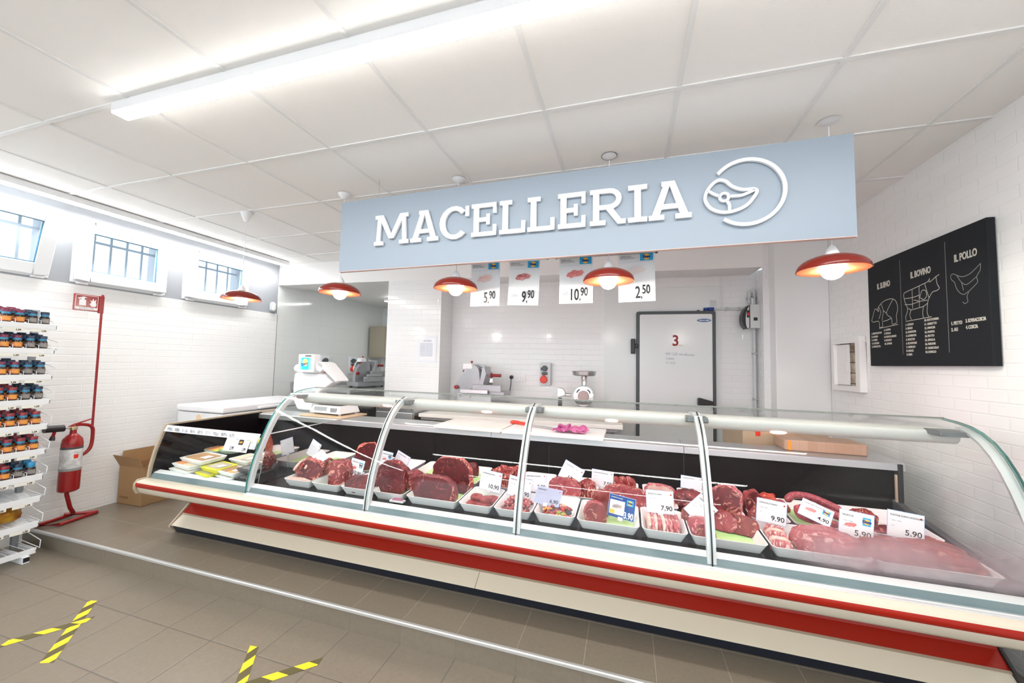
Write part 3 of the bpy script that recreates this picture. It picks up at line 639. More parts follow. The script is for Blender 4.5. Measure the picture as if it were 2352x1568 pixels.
# ================================================================ COLD ROOM DOOR AND PANEL
U = lambda X: (X-XL)/cos(TH)
pn = MB().box(U(-.215), U(.940), .315, .335, 0, 2.147).build('wall_back', mat('cold_room_panel', (.80, .835, .83), .22)); wallobj(struct(pn))
dr = bpy.data.objects.new('door_1', None); COL.objects.link(dr); struct(dr); dr.location = W(U(.116), .315, 0); dr.rotation_euler = (0, 0, TH)
DW, DH = .765, 1.89
DFR = mat('door_gasket_grey', (.075, .085, .095), .45)
m = MB().prism([(p[0]+DW/2, p[1]+DH/2) for p in rrect(DW, DH, .02)], 'y', -.045, -.0)
m.build('door_frame', DFR, dr, bevel=.004)
m = MB().prism([(p[0]+DW/2, p[1]+DH/2) for p in rrect(DW-.066, DH-.066, .016)], 'y', -.052, -.04)
m.build('door_leaf', mat('door_leaf_white', (.80, .83, .83), .2), dr, bevel=.003)
text('3', .155, mat('dark_red_number', (.35, .012, .03), .5), dr, (.385, -.0535, 1.530), bold=.003, align='CENTER', name='number', sx=.9)
MB().box(.345, .455, -.0534, -.0522, 1.528, 1.540).build('tape', mat('cream_tape', (.78, .70, .58), .6), dr)
text('4,60 / 2,20  con abbonam.\n 2 paste\n 4 = 2.55', .036, mat('pencil_grey', (.38, .42, .50), .6), dr, (.285, -.0535, 1.435), (pi/2, radians(2), 0), sx=.75, name='handwriting', line=1.3)
lg = MB().prism([(.0, 0)] and arc(0, 0, .066, 0, 360, 28, .017)[:-1], 'y', -.0545, -.052).build('badge', mat('badge_blue', (.01, .10, .30), .35), dr, loc=(.655, 0, 1.790))
text('CRIOCABIN', .019, PAPER, lg, (0, -.0552, -.0065), align='CENTER', bold=.0006, ext=.0003)
MB().box(-.055, -.012, -.05, 0, 1.44, 1.60).box(-.014, .02, -.055, -.03, 1.50, 1.545).build('hinge', BLACK, dr, bevel=.008)
MB().prism([(.585, .93), (.585, 1.0), (.60, 1.008), (.725, .975), (.728, .94)], 'y', -.12, -.055).build('door_handle', BLACK, dr, bevel=.006)
# electrical gear right of the door
def onwall(name, label, cat, X, z, v=.33, group=None): return thing(name, label, cat, W(U(X), v, z), (0, 0, TH), group)
cp = onwall('conduit', 'grey plastic conduit running over and down beside the cold room door', 'conduit', .90, 1.91)
m = MB().tube(smoothp([(-.03, -.03, 0), (.1, -.02, 0), (.22, -.02, .0), (.27, -.03, .01), (.30, -.035, .03)], 4), .012, 10)
m.tube([(.335, -.04, -.05), (.335, -.04, .155)]+[(.335-.022+.022*cos(a), -.04, .155+.022*sin(a)) for a in (.5, 1.2, 1.9, 2.6)]+[(.291, -.04, .155), (.291, -.04, .05)], .013, 10)
m.tube([(.335, -.03, -.20), (.335, -.03, -1.1)], .014, 10); m.build('pipe', LGREY, cp, smooth=True)
m = MB()
for x, z in ((.09, 0), (.20, 0)): m.box(x-.01, x+.01, -.036, 0, z-.016, z+.016)
for x, z in ((.335, .12), (.291, .10), (.335, -.90), (.335, -.45)): m.box(x-.02, x+.02, -.055, 0, z-.008, z+.008)
m.build('clip', GREY, cp, bevel=.003)
MB().box(-.085, -.03, -.05, -.008, -.016, .016).box(-.125, -.09, -.045, -.008, -.014, .014).build('blue_connector', DBLUE, cp, bevel=.004)
MB().lathe([(.016, -.03), (.016, 0)], n=14, ax='y').build('black_cap', BLACK, cp, loc=(-.175, 0, -.022))
bx = onwall('alarm_box', 'grey alarm box with black rounded cover and red label', 'alarm box', 1.195, 1.70, .27)
m = MB().prism(smoothp([(-.075, .0), (-.085, .05), (-.082, .14), (-.06, .205), (-.03, .225), (.03, .225), (.035, .22), (.035, .0)], 3)+[(.035, 0)], 'y', -.14, -.02); m.build('housing', mat('alarm_grey', (.66, .68, .68), .35), bx, bevel=.01)
m = MB().prism(smoothp([(-.075, -.01), (-.108, .04), (-.112, .12), (-.085, .19), (-.055, .215)], 3)+[(-.05, .2), (-.065, .1), (-.06, .0)], 'y', -.13, -.03); m.build('cover', BLACK, bx, bevel=.006)
MB().box(-.057, -.05, -.143, -.02, .0, .22).build('seam', BLACK, bx)
MB().box(-.078, -.055, -.1435, -.139, .10, .17).box(-.02, .012, -.1435, -.139, .07, .10).build('label', BLACK, bx)
MB().box(-.072, -.058, -.1445, -.143, .12, .145).build('red_label', REDP, bx)
MB().tube([(0, -.05, .225), (.0, -.05, .30)], .008, 8).build('cable', PLAS, bx)
gr = onwall('wall_grille', 'small white ventilation grille above the cold room door', 'grille', .868, 1.945, .315)
m = MB().box(-.03, .03, -.006, 0, 0, .06)
for i in range(5): m.box(-.027, .027, -.010, -.004, .006+.011*i, .010+.011*i)
m.build('slats', LGREY, gr)
# paper on the pillar
pp = thing('notice', 'white notice sheet with small print in a clear sleeve on the tiled pillar', 'notice', W(U(-2.285), -.004, 1.30), (0, 0, TH))
MB().box(0, .225, 0, .003, 0, .30).build('sleeve', mat('clear_sleeve', (.80, .84, .90), .15), pp)
MB().box(.02, .205, -.001, 0, .02, .275).build('sheet', PAPER, pp)
text('AVVISO', .03, mat('blue_ink_print', (.35, .45, .66), .6), pp, (.112, -.002, .235), align='CENTER', name='title')
text('\n'.join(['informazioni al cliente reparto']*10), .0135, MC['blue_ink_print'], pp, (.022, -.002, .21), sx=.95, name='small_print', line=1.15)
# industrial sockets
def socket(name, label, loc, rot, s=1.0, group=None):
    t = thing(name, label, 'socket', loc, rot, group)
    MB().box(-.062*s, .062*s, -.07*s, 0, 0, .25*s).build('box', LGREY, t, bevel=.008)
    MB().lathe([(.0001, -.10*s), (.03*s, -.10*s), (.034*s, -.07*s)], (-.005*s, 0, .185*s), n=20, ax='y').box(-.038*s, .028*s, -.085*s, -.07*s, .115*s, .145*s).box(-.048*s, -.03*s, -.09*s, -.07*s, .165*s, .195*s).build('switch', mat('switch_grey', (.07, .09, .10), .4), t, bevel=.003)
    MB().lathe([(.0001, -.115*s), (.038*s, -.115*s), (.042*s, -.10*s), (.040*s, -.07*s)], (-.012*s, 0, .062*s), n=24, ax='y').box(-.024*s, 0, -.10*s, -.07*s, .095*s, .115*s).build('red_cover', REDP, t, bevel=.003)
    return t
socket('industrial_socket', 'grey wall socket with red cap between the slicer and the meat grinder', W(U(-.855), .33, 1.075), (0, 0, TH))
socket('industrial_socket', 'grey wall socket with red cap in the side room, half behind the scale display', (XL+.0, 4.60, 1.09), (0, 0, pi/2-.35), 1.1)
socket('industrial_socket', 'grey wall socket with red cap in the side room, left of the slicer there', (XL+.0, 5.20, 1.09), (0, 0, pi/2-.35), 1.1)
ws = onwall('wall_outlet', 'white wall outlet plate with a black plug in it', 'outlet', -1.19, 1.10)
MB().box(-.11, .10, -.012, 0, 0, .085).build('plate', PLAS, ws, bevel=.003)
m = MB()
for x in (.005, .04, .07):
    for z in (.028, .043, .058): m.lathe([(.0001, -.0128), (.003, -.0128)], (x, 0, z), n=8, ax='y')
m.build('holes', GINK, ws)
pl = onwall('power_plug', 'black plug and cable hanging from the wall outlet', 'plug', -1.255, 1.15, .318)
MB().lathe([(.0001, -.045), (.014, -.04), (.022, -.02), (.022, 0)], n=18, ax='y').tube(smoothp([(0, -.03, -.01), (0, -.03, -.06), (-.005, -.03, -.12), (-.02, -.03, -.20)], 4), .0045, 8).build('plug', BLACK, pl, smooth=True)
# emergency light, oval
el = thing('emergency_light', 'small oval white emergency light on the grey wall band by the beam', 'light', (XL+.0, 3.70, 1.90), (0, 0, pi/2))
MB().prism([(p[0], p[1]+.06) for p in rrect(.07, .125, .034, 6)], 'y', -.03, -.0).build('housing', GREY, el, bevel=.006)
MB().prism([(p[0], p[1]+.06) for p in rrect(.052, .105, .025, 6)], 'y', -.042, -.03).build('lens', PLAS, el, bevel=.008)
# side room: stainless wall cabinet, worktop
sc_ = thing('steel_wall_cabinet', 'stainless steel wall cabinet hanging in the side room', 'cabinet', (-4.28, 6.0, 1.35))
MB().box(0, .62, -.42, 0, 0, .55).build('body', mat('warm_steel', (.42, .38, .30), .3, .9), sc_, bevel=.003)
MB().box(.005, .31, -.428, -.42, .005, .545).build('door', MC['warm_steel'], sc_, bevel=.002); MB().box(.315, .615, -.428, -.42, .005, .545).build('door', MC['warm_steel'], sc_, bevel=.002)
sw = thing('steel_work_table', 'stainless worktop along the wall of the side room', 'table', (XL+.01, 4.05, 0))
m = MB().box(0, .95, 0, 1.85, .88, .92); m.box(0, .02, 0, 1.85, .92, 1.0); m.build('top', STEEL, sw, bevel=.003)
for x, y in ((.05, .05), (.9, .05), (.05, 1.8), (.9, 1.8)): MB().box(x-.02, x+.02, y-.02, y+.02, 0, .88).build('leg', STEEL, sw)
MB().box(.03, .92, .03, 1.82, .25, .27).build('shelf', STEEL, sw)
# ================================================================ WORK TABLE BEHIND THE COUNTER
wt = thing('work_table', 'stainless work table with a long white cutting top behind the counter', 'table', (-1.95, 3.33, 0), (0, 0, .03))
MB().box(0, 1.93, 0, .80, .765, .80).build('cutting_top', CUT, wt, bevel=.004)
MB().box(.01, 1.88, .03, .78, .735, .764).build('apron', STEELM, wt, bevel=.002)
for x, y in ((.04, .06), (1.84, .06), (.04, .74), (1.84, .74)): MB().box(x-.02, x+.02, y-.02, y+.02, 0, .69).build('leg', STEEL, wt)
MB().box(.03, 1.86, .05, .76, .30, .33).build('shelf', STEEL, wt)
yt = thing('yellow_crate', 'yellow plastic crate on the shelf under the work table', 'crate', (-1.62, 3.56, .335), (0, 0, .03))
m = MB()
for a in ((-.28, .28, -.17, -.155), (-.28, .28, .155, .17), (-.28, -.265, -.155, .155), (.265, .28, -.155, .155)): m.box(a[0], a[1], a[2], a[3], 0, .37)
m.box(-.28, .28, -.17, .17, 0, .012); YL = mat('yellow_plastic', (.85, .55, .04), .4, bump=.3, bscale=30); m.build('shell', YL, yt, bevel=.004)
MB().box(-.295, .295, -.185, -.17, .342, .37).box(-.295, .295, .17, .185, .342, .37).box(-.295, -.28, -.17, .17, .342, .37).box(.28, .295, -.17, .17, .342, .37).build('rim', YL, yt, bevel=.003)
sb = thing('steel_cabinet', 'low stainless cabinet left of the work table, below the tiled pillar', 'cabinet', (-2.42, 3.30, 0))
MB().box(0, .44, 0, .50, .06, .87).build('body', STEEL, sb, bevel=.004); MB().box(.012, .428, -.012, 0, .09, .80).build('door', STEELM, sb, bevel=.003)
m = MB()
for x in (.03, .41):
    m.lathe([(.0001, -.004), (.008, -.004), (.008, 0)], (x, 0, .835), n=12, ax='y')
m.build('screw', DGREY, sb); MB().box(.02, .42, .02, .48, 0, .06).build('base', BLACK, sb)
dk_ = thing('gap_shade_block', 'black block put in as the shade of the gap between the scale and the low steel cabinet', 'shade block', (-2.66, 3.34, 0))  # solid black shape stands in for the dark gap here
MB().prism(rrect(.34, .36, .03), 'z', 0, .80, M=Matrix.Translation((0, .1, 0))).build('body', BLACK, dk_, bevel=.006); MB().prism(rrect(.36, .38, .03), 'z', .80, .83, M=Matrix.Translation((0, .1, 0))).build('lid', BLACK, dk_, bevel=.005)
# slicer
KNOB = mat('dark_red_knob', (.30, .010, .015), .3)
def slicer(label, loc, rot, s=1.0):
    t = thing('meat_slicer', label, 'meat slicer', loc, rot)
    C = mat('cast_aluminium', (.42, .43, .45), .3, .6, var=.12, vscale=5)
    k = lambda P: [(p[0]*s, p[1]*s) for p in P]
    MB().prism(k([(-.30, .02), (.26, .02), (.28, .05), (.28, .09), (-.30, .09)]), 'y', -.14*s, .16*s).build('base', C, t, bevel=.012*s)
    MB().prism(smoothp(k([(-.29, .08), (-.285, .20), (-.25, .32), (-.19, .40), (-.12, .46), (-.06, .47), (-.02, .42), (.0, .30), (.0, .08)]), 3), 'y', -.05*s, .02*s).build('gauge_plate', C, t, bevel=.004)
    MB().lathe([(.0001, -.015), (.165, -.004), (.17, 0), (.165, .012), (.0001, .02)], n=48, ax='y').build('blade', CHROME, t, loc=(-.06*s, .05*s, .30*s), smooth=True)
    MB().prism(k(arc(-.06, .30, .182, 60, 250, 24)+arc(-.06, .30, .155, 250, 60, 24)), 'y', .035*s, .085*s).build('blade_guard', C, t, bevel=.003)
    sh = MB().prism(k([(-.20, .425), (-.20, .49), (-.10, .49), (-.085, .46), (-.085, .43)]), 'y', -.06*s, .04*s).build('sharpener', PLAS, t, bevel=.008*s)
    MB().lathe([(.006, 0), (.007, .014), (.015, .022), (.015, .03), (.0001, .032)], n=16).build('knob', KNOB, sh, loc=(-.12*s, 0, .485*s))
    MB().lathe([(.0001, -.012), (.012, -.01), (.012, .01)], n=16, ax='x').build('knob', KNOB, sh, loc=(-.195*s, -.03*s, .405*s))
    MB().lathe([(.0001, -.085), (.022, -.082), (.022, -.05)], n=20, ax='y').build('gauge_knob', KNOB, t, loc=(-.262*s, 0, .235*s))
    cr = MB().box(-.04*s, .27*s, -.16*s, -.12*s, .205*s, .275*s).box(.06*s, .30*s, -.15*s, .08*s, .175*s, .21*s).build('carriage', C, t, bevel=.005)
    MB().box(-.16*s, .14*s, -.20*s, -.17*s, .185*s, .225*s).build('rail_plate', STEEL, cr, bevel=.004)
    MB().box(-.20*s, .17*s, -.17*s, -.15*s, .10*s, .18*s).build('front_plate', STEELM, cr, bevel=.004)
    for x in (-.17, -.06): MB().lathe([(.0001, -.03), (.012, -.03), (.014, 0)], n=14, ax='y').build('knob', STEEL, cr, loc=(x*s, -.17*s, .155*s))
    MB().prism(k([(.02, .27), (.05, .44), (.075, .46), (.095, .38), (.065, .27)]), 'y', -.13*s, .05*s).build('pusher', C, t, bevel=.004)
    MB().tube([(.08*s, -.06*s, .37*s), (.14*s, -.06*s, .37*s)], .006*s).build('pusher_arm', STEEL, t)
    MB().lathe([(.0001, 0), (.028, 0), (.028, .012), (.016, .016), (.016, .105), (.019, .11), (.0001, .112)], n=20, ax='x').build('handle', KNOB, t, loc=(.125*s, -.06*s, .37*s))
    for x in (-.24, .22):
        for y in (-.1, .12): MB().lathe([(.02, 0), (.02, .022)], n=14).build('foot', BLACK, t, loc=(x*s, y*s, 0))
    return t
slicer('grey meat slicer with dark red handle on the work table behind the counter', (-1.50, 3.86, .80), (0, 0, .0), 1.02)
slicer('grey meat slicer seen side on in the side room', (-3.62, 4.72, .92), (0, 0, 1.30), .85)
# meat grinder
mg = thing('meat_grinder', 'stainless meat grinder with a round feed tray on the work table', 'meat grinder', (-.40, 3.86, .80), (0, 0, .05))
MB().prism(rrect(.16, .26, .03), 'z', .0, .10, M=Matrix.Translation((0, .10, 0))).build('base', STEEL, mg, bevel=.006)
MB().lathe([(.05, -.06), (.07, -.04), (.095, .02), (.10, .14), (.09, .22)], (0, .0, .205), n=32, ax='y').build('motor_housing', STEEL, mg, smooth=True)
rg = MB().lathe([(.060, -.105), (.098, -.10), (.104, -.085), (.104, -.06), (.06, -.055)], (0, 0, .205), n=36, ax='y')
rg.build('ring_nut', CHROME, mg, smooth=True)
m = MB()
for k in range(4):
    a = radians(45+90*k); m.prism([(.082*cos(a+q)*(1-.12*abs(r)), .205+.082*sin(a+q)*(1-.12*abs(r))) for q, r in ((-.38, 1), (-.15, 0), (.15, 0), (.38, 1))]+[(.068*cos(a+q), .205+.068*sin(a+q)) for q in (.38, 0, -.38)], 'y', -.1065, -.104)
m.build('nut_recess', DGREY, mg)
MB().lathe([(.0001, -.112), (.052, -.112), (.058, -.10)], (0, 0, .205), n=28, ax='y').lathe([(.0001, -.12), (.008, -.12), (.008, -.11)], (0, 0, .205), n=12, ax='y').build('plate', mat('grinder_plate', (.34, .27, .25), .35, .8), mg)
MB().lathe([(.026, .25), (.030, .27), (.024, .30), (.030, .38), (.034, .40)], n=24).build('neck', CHROME, mg, smooth=True)
MB().lathe([(.02, .398), (.10, .400), (.112, .410), (.118, .445), (.122, .447), (.120, .449), (.112, .445), (.106, .414), (.02, .404)], n=40).build('feed_tray', STEEL, mg, smooth=True)
hd_ = thing('steel_mincer_attachment', 'small stainless hopper with black foot standing left of the grinder', 'attachment', (-.62, 3.86, .80), (0, 0, 0))
MB().prism([(-.045, .275), (.012, .268), (.035, .23), (.035, .20), (.0, .19), (-.03, .18), (-.045, .175)], 'y', -.04, .03).build('hopper', STEEL, hd_, bevel=.004)
MB().lathe([(.018, -.03), (.018, .05)], (.04, 0, .205), n=16, ax='x').build('nozzle', CHROME, hd_, smooth=True); MB().lathe([(.022, 0), (.02, .17)], (-.02, 0, 0), n=16).lathe([(.04, 0), (.04, .012)], (-.02, 0, 0), n=20).build('stand', BLACK, hd_)
# ================================================================ ON THE REAR SHELF
ZS = .8055
wb = thing('wooden_board', 'thin wooden board under the shop scale', 'board', (-2.52, 2.85, ZS), (0, 0, -.06))
MB().box(-.24, .23, -.17, .15, 0, .014).build('board', mat('pale_wood', (.66, .47, .30), .5, col2=(.72, .54, .36), vscale=8), wb, bevel=.003)
sc = thing('shop_scale', 'white shop scale with a raised display showing a blue and yellow logo', 'scale', (-2.54, 2.86, ZS+.014), (0, 0, -.10))
m = MB(); a = [(-.17, -.12), (.19, -.12), (.19, .12), (-.17, .12)]; b = [(-.14, -.10), (.17, -.10), (.17, .10), (-.14, .10)]
m.add([(p[0], p[1], .015) for p in a]+[(p[0], p[1], .085) for p in b], [(3, 2, 1, 0), (4, 5, 6, 7), (0, 1, 5, 4), (1, 2, 6, 5), (2, 3, 7, 6), (3, 0, 4, 7)]); m.build('base', PLAS, sc, bevel=.004)
m = MB()
for i in range(4): m.box(-.12, .03, -.118+.002*i, -.112+.002*i, .038+.009*i, .040+.009*i)
m.build('vent_slots', GINK, sc)
MB().box(.08, .15, -.1165, -.106, .03, .065).build('readout', mat('lcd_grey', (.33, .34, .36), .3), sc)
MB().box(-.155, .175, -.115, .115, .096, .104).box(-.03, .03, -.03, .03, .084, .097).build('weighing_plate', STEEL, sc, bevel=.003)
for x in (-.14, .165):
    for y in (-.09, .09): MB().lathe([(.013, 0), (.011, .016)], n=12).build('foot', GREY, sc, loc=(x, y, 0))
P = smoothp([(-.50, .0), (-.555, .08), (-.575, .20), (-.57, .30), (-.54, .355), (-.36, .355)], 4)+[(-.16, .345), (-.06, .275), (-.20, .20), (-.30, .10), (-.32, .0)]
col = MB().prism(P, 'y', .02, .12).build('column', PLAS, sc, bevel=.012)
MB().lathe([(.0001, -.07), (.036, -.068), (.040, -.06), (.040, .08)], (-.50, .05, .395), n=24, ax='x').build('printer_roll', PLAS, col, smooth=True)
hs_ = Matrix.Translation((-.155, 0, .065)) @ Matrix.Diagonal((.88, 1, .86, 1)).to_4x4()
dp = MB().box(-.345, -.115, -.03, .05, .345, .545).build('display', PLAS, sc, bevel=.010); dp.matrix_local = hs_
MB().box(-.315, -.148, -.0325, -.029, .375, .508).build('screen', mat('screen_frame_blue', (.20, .45, .75), .3, emit=(.35, .62, .95), es=.35), dp)
sq = MB().box(-.283, -.180, -.0345, -.032, .377, .506).build('screen_picture', mat('screen_blue', (.02, .40, .75), .3, emit=(.02, .42, .85), es=.5), dp)
MB().lathe([(.0001, -.0360), (.040, -.0360), (.040, -.034)], (-.230, 0, .455), n=24, ax='y').build('logo_disc', mat('logo_disc', (.85, .55, .2), .4, emit=(.9, .55, .15), es=.3), dp)
text('Deco', .045, DBLUE, dp, (-.235, -.037, .425), (pi/2, radians(-14), 0), align='CENTER', bold=.001)
MB().box(-.24, -.150, -.0315, -.029, .520, .532).build('maker_plate', BLACK, dp)
kb = MB().lathe([(.0001, -.05), (.045, -.05), (.045, .09), (.0001, .09)], (-.155, 0, .42), n=24, ax='y').prism([(-.19, .44), (-.17, .465), (-.11, .455), (.07, .30), (.06, .287), (-.03, .345), (-.12, .40)], 'y', -.05, .09).build('customer_display', PLAS, sc, bevel=.004)
# white cutting boards with knife and cloth
cb1 = thing('cutting_board', 'white cutting board with faint brown stains at the left on the rear shelf', 'cutting board', (-1.045, 2.82, ZS+.0), (0, 0, -.01), 'white cutting boards on the rear shelf')
MB().box(-.36, .18, -.20, .20, .0, .022).build('slab', CUT, cb1, bevel=.005)
cb2 = thing('cutting_board', 'white cutting board under the knife and the pink cloth', 'cutting board', (-.50, 2.82, ZS+.0), (0, 0, -.01), 'white cutting boards on the rear shelf')
MB().box(-.355, .36, -.205, .19, .0, .020).build('slab', mat('clean_white_board', (.87, .85, .84), .45), cb2, bevel=.005)
kn = thing('butcher_knife', 'butcher knife with a red handle lying on the white cutting board', 'knife', (-.60, 2.81, ZS+.021), (0, 0, -.62))
kn.location = (-.58, 2.83, ZS+.021); kn.rotation_euler = (0, 0, -.35)
MB().tube(smoothp([(-.32, 0, .012), (-.28, 0, .017), (-.22, .003, .014), (-.16, 0, .014)], 3), [.011, .014, .015, .014, .013, .013, .012, .012, .013, .012][:10], 12).build('handle', REDP, kn, smooth=True)
MB().prism([(-.16, .014), (.05, .018), (.12, .006), (.15, -.012), (.08, -.018), (-.16, -.016)], 'z', .010, .0125).build('blade', STEEL, kn)
MB().box(-.17, -.155, -.014, .014, .004, .022).build('bolster', STEEL, kn)
# pink cloth: folded ribbon of cloth
cl = thing('pink_cloth', 'crumpled pink cloth on the white cutting board', 'cloth', (-.375, 2.745, ZS+.022), (0, 0, .1))
def crumple(seed, nx, ny, lx, ly, h):
    random.seed(seed); vs = []; fs = []
    for i in range(nx+1):
        for j in range(ny+1):
            u, v = i/nx-.5, j/ny-.5
            n1 = noise.noise(Vector((u*6+seed, v*4, .3))); n2 = noise.noise(Vector((u*4, v*6+seed, 2.1))); n3 = noise.noise(Vector((u*3.1, v*3.3, seed*1.7)))
            e = max(0, 1-(4*u*u+4*v*v)*.85)
            vs.append((u*lx+n1*.045, v*ly+n2*.04, .003+h*(abs(n3)*1.5+.35+abs(n1)*.9)*(.25+.75*e)))
    for i in range(nx):
        for j in range(ny): a = i*(ny+1)+j; fs.append((a, a+1, a+ny+2, a+ny+1))
    return vs, fs
vs, fs = crumple(3, 60, 36, .21, .12, .050)
o = MB().add(vs, fs).build('cloth', mat('pink_terry', (.42, .07, .25), .9, col2=(.58, .18, .36), vscale=14, bump=.4, bscale=160), cl, smooth=True); sm = o.modifiers.new('s', 'SOLIDIFY'); sm.thickness = .003
# butcher blocks
bb = thing('butcher_block', 'tall pale wooden butcher block with a red tag at the right of the rear shelf', 'wooden block', (.90, 3.22, 0), (0, 0, .02))
WD = mat('pale_block_wood', (.40, .29, .18), .5, col2=(.48, .36, .24), vscale=6)
MB().box(-.10, .42, -.12, .42, .60, .90).build('block', WD, bb, bevel=.006)
for x in (-.06, .38):
    for y in (-.08, .38): MB().box(x-.035, x+.035, y-.035, y+.035, 0, .60).build('leg', WD, bb, bevel=.003)
MB().box(-.02, .01, -.1225, -.12, .835, .895).build('red_tag', REDP, bb)
cb = thing('chopping_block', 'thick end grain chopping block of reddish beech on the rear shelf', 'chopping block', (1.17, 2.86, ZS), (0, 0, -.02))
MB().prism(rrect(.43, .22, .022), 'z', 0, .066, M=Matrix.Translation((.0, .04, 0))).build('block', tiles('end_grain', 'XZ', .045, .09, .0006, (.38, .24, .16), (.44, .30, .21), (.32, .19, .12), 0, .5, 0), cb, bevel=.008)
MB().box(-.195, -.178, -.0715, -.070, .004, .060).build('orange_tag', mat('orange_tag', (.85, .28, .02), .4), cb)
# ================================================================ LEFT SIDE: FREEZER, CARTON, EXTINGUISHER
fz = thing('chest_freezer', 'white chest freezer along the left wall behind the counter end', 'freezer', (-3.82, 3.12, 0))
MB().box(-.29, .29, -.54, .54, .03, .785).build('body', mat('freezer_white', (.80, .82, .84), .3), fz, bevel=.008)
ld = MB().box(-.30, .30, -.55, .55, .79, .85).build('lid', mat('freezer_lid', (.84, .85, .88), .25), fz, bevel=.014)
MB().box(.295, .325, -.2, .12, .80, .822).build('lid_handle', PLAS, ld, bevel=.006)
MB().box(.29, .293, -.50, -.40, .725, .75).build('red_badge', mat('dark_red_badge', (.30, .02, .03), .4), fz)
MB().lathe([(.0001, -.003), (.035, -.003), (.035, 0)], (0, -.54, .735), n=20, ax='y').build('round_sticker', mat('tan_sticker', (.80, .60, .40), .5), fz)
ca = thing('cardboard_box', 'open brown cardboard box on the floor against the tiled wall', 'box', (-4.16, 2.42, 0), (0, 0, .03))
m = MB(); hh = .325
for a in ((-.15, .15, -.14, -.135), (-.15, .15, .135, .14), (-.15, -.145, -.135, .135), (.145, .15, -.135, .135)): m.box(*a, 0, hh)
m.box(-.15, .15, -.14, .14, 0, .006); m.build('body', CARD, ca)
def flap(vs, n): return MB().add(vs+[(v[0], v[1], v[2]+.004) for v in vs], [(0, 1, 2, 3), (7, 6, 5, 4), (0, 4, 5, 1), (1, 5, 6, 2), (2, 6, 7, 3), (3, 7, 4, 0)]).build('flap', CARD, ca)
flap([(-.15, -.14, hh), (.15, -.14, hh), (.13, -.17, hh+.09), (-.165, -.185, hh+.10)], 0); flap([(.15, -.135, hh), (.15, .135, hh), (.22, .12, hh+.07), (.22, -.11, hh+.06)], 1)
flap([(-.15, .14, hh), (.15, .14, hh), (.15, .17, hh+.13), (-.15, .17, hh+.13)], 2); flap([(-.145, -.13, hh), (-.145, .13, hh), (-.155, .12, hh+.12), (-.155, -.12, hh+.12)], 3)
MB().box(-.12, -.02, -.142, -.14, .05, .07).build('print', mat('box_print', (.25, .13, .05), .8), ca)
es_ = thing('extinguisher_stand', 'red tubular floor stand with a tall pole and an extinguisher sign', 'stand', (-4.17, 1.93, 0))
R_ = .013
MB().tube([(.0, .15, R_), (.06, -.09, R_), (-.07, -.17, R_), (-.10, -.02, R_), (-.09, .04, .02), (-.03, .02, .05), (-.01, -.01, .10), (.02, -.05, .22), (.02, -.05, .26)], R_, 12).tube([(.0, .15, R_), (-.10, .0, R_+.02)], R_, 10).build('base_tube', RED, es_, smooth=True)
MB().tube(smoothp([(.03, -.01, .50), (.02, .04, .52), (.02, .068, .57), (.02, .072, .68), (.02, .060, .725), (.02, .02, .745), (.02, -.03, .75)], 4), .012, 12).build('holder_loop', RED, es_, smooth=True)
MB().tube([(.02, .066, .72), (.02, .062, 1.80)], .008, 10).build('pole', RED, es_, smooth=True)
sp = MB().box(.008, .020, -.105, .045, 1.655, 1.785).box(.008, .028, .042, .072, 1.645, 1.787).build('sign_plate', RED, es_, bevel=.002)
m = MB()
for a in ((-.097, .037, 1.664, 1.667), (-.097, .037, 1.776, 1.779), (-.097, -.094, 1.664, 1.779), (.034, .037, 1.664, 1.779)): m.box(.0202, .021, *a)
m.box(.0202, .021, -.094, .034, 1.667, 1.684)
m.box(.0202, .021, -.075, -.035, 1.695, 1.742).box(.0202, .021, -.065, -.045, 1.742, 1.755).prism([(-.085, 1.752), (-.05, 1.768), (-.03, 1.760), (-.05, 1.755), (-.078, 1.745)], 'x', .0202, .021)
m.prism([(-.002, 1.692), (.022, 1.692), (.028, 1.71), (.022, 1.735), (.026, 1.752), (.012, 1.738), (.006, 1.760), (.0, 1.735), (-.010, 1.745), (-.004, 1.722), (-.014, 1.712)], 'x', .0202, .021)
m.build('pictogram', PAPER, sp)
text('ESTINTORE', .017, GINK, sp, (.0214, -.030, 1.669), (pi/2, 0, pi/2), align='CENTER', sx=1.0)
fe = thing('fire_extinguisher', 'red fire extinguisher with black horn and white label on its stand', 'fire extinguisher', (-4.145, 1.885, .24), (0, 0, 0))
MB().lathe([(.0001, 0), (.045, .002), (.058, .012), (.060, .03), (.060, .37), (.054, .405), (.036, .43), (.020, .445), (.018, .475)], n=32).build('body', RED, fe, smooth=True)
lb = MB().lathe([(.0605, .17), (.0605, .345)], n=32).build('label', mat('label_white', (.78, .78, .78), .4, col2=(.5, .5, .5), vscale=28), fe)
MB().lathe([(.0609, .33), (.0609, .345)], n=32).build('label_band', DGREY, lb); MB().lathe([(.0609, .165), (.0609, .185)], n=32).build('label_band', mat('label_band_grey', (.3, .3, .3), .4), lb)
MB().box(.058, .0625, -.012, .012, .26, .29).build('label_mark', REDP, lb)
MB().lathe([(.022, .475), (.022, .492), (.016, .50)], n=16).build('valve', mat('brass', (.6, .5, .3), .3, .9), fe)
MB().tube([(0, -.03, .50), (0, .0, .515), (.0, .10, .545)], .006, 8).tube([(0, -.03, .50), (0, .06, .505)], .006, 8).build('lever', RED, fe, smooth=True)
MB().tube([(0, -.055, .495), (0, -.06, .495), (0, -.16, .50)], .026, 18).build('horn', BLACK, fe, smooth=True)
MB().tube([(0, -.02, .495), (0, -.06, .497)], .008, 8).build('neck_tube', STEEL, fe)
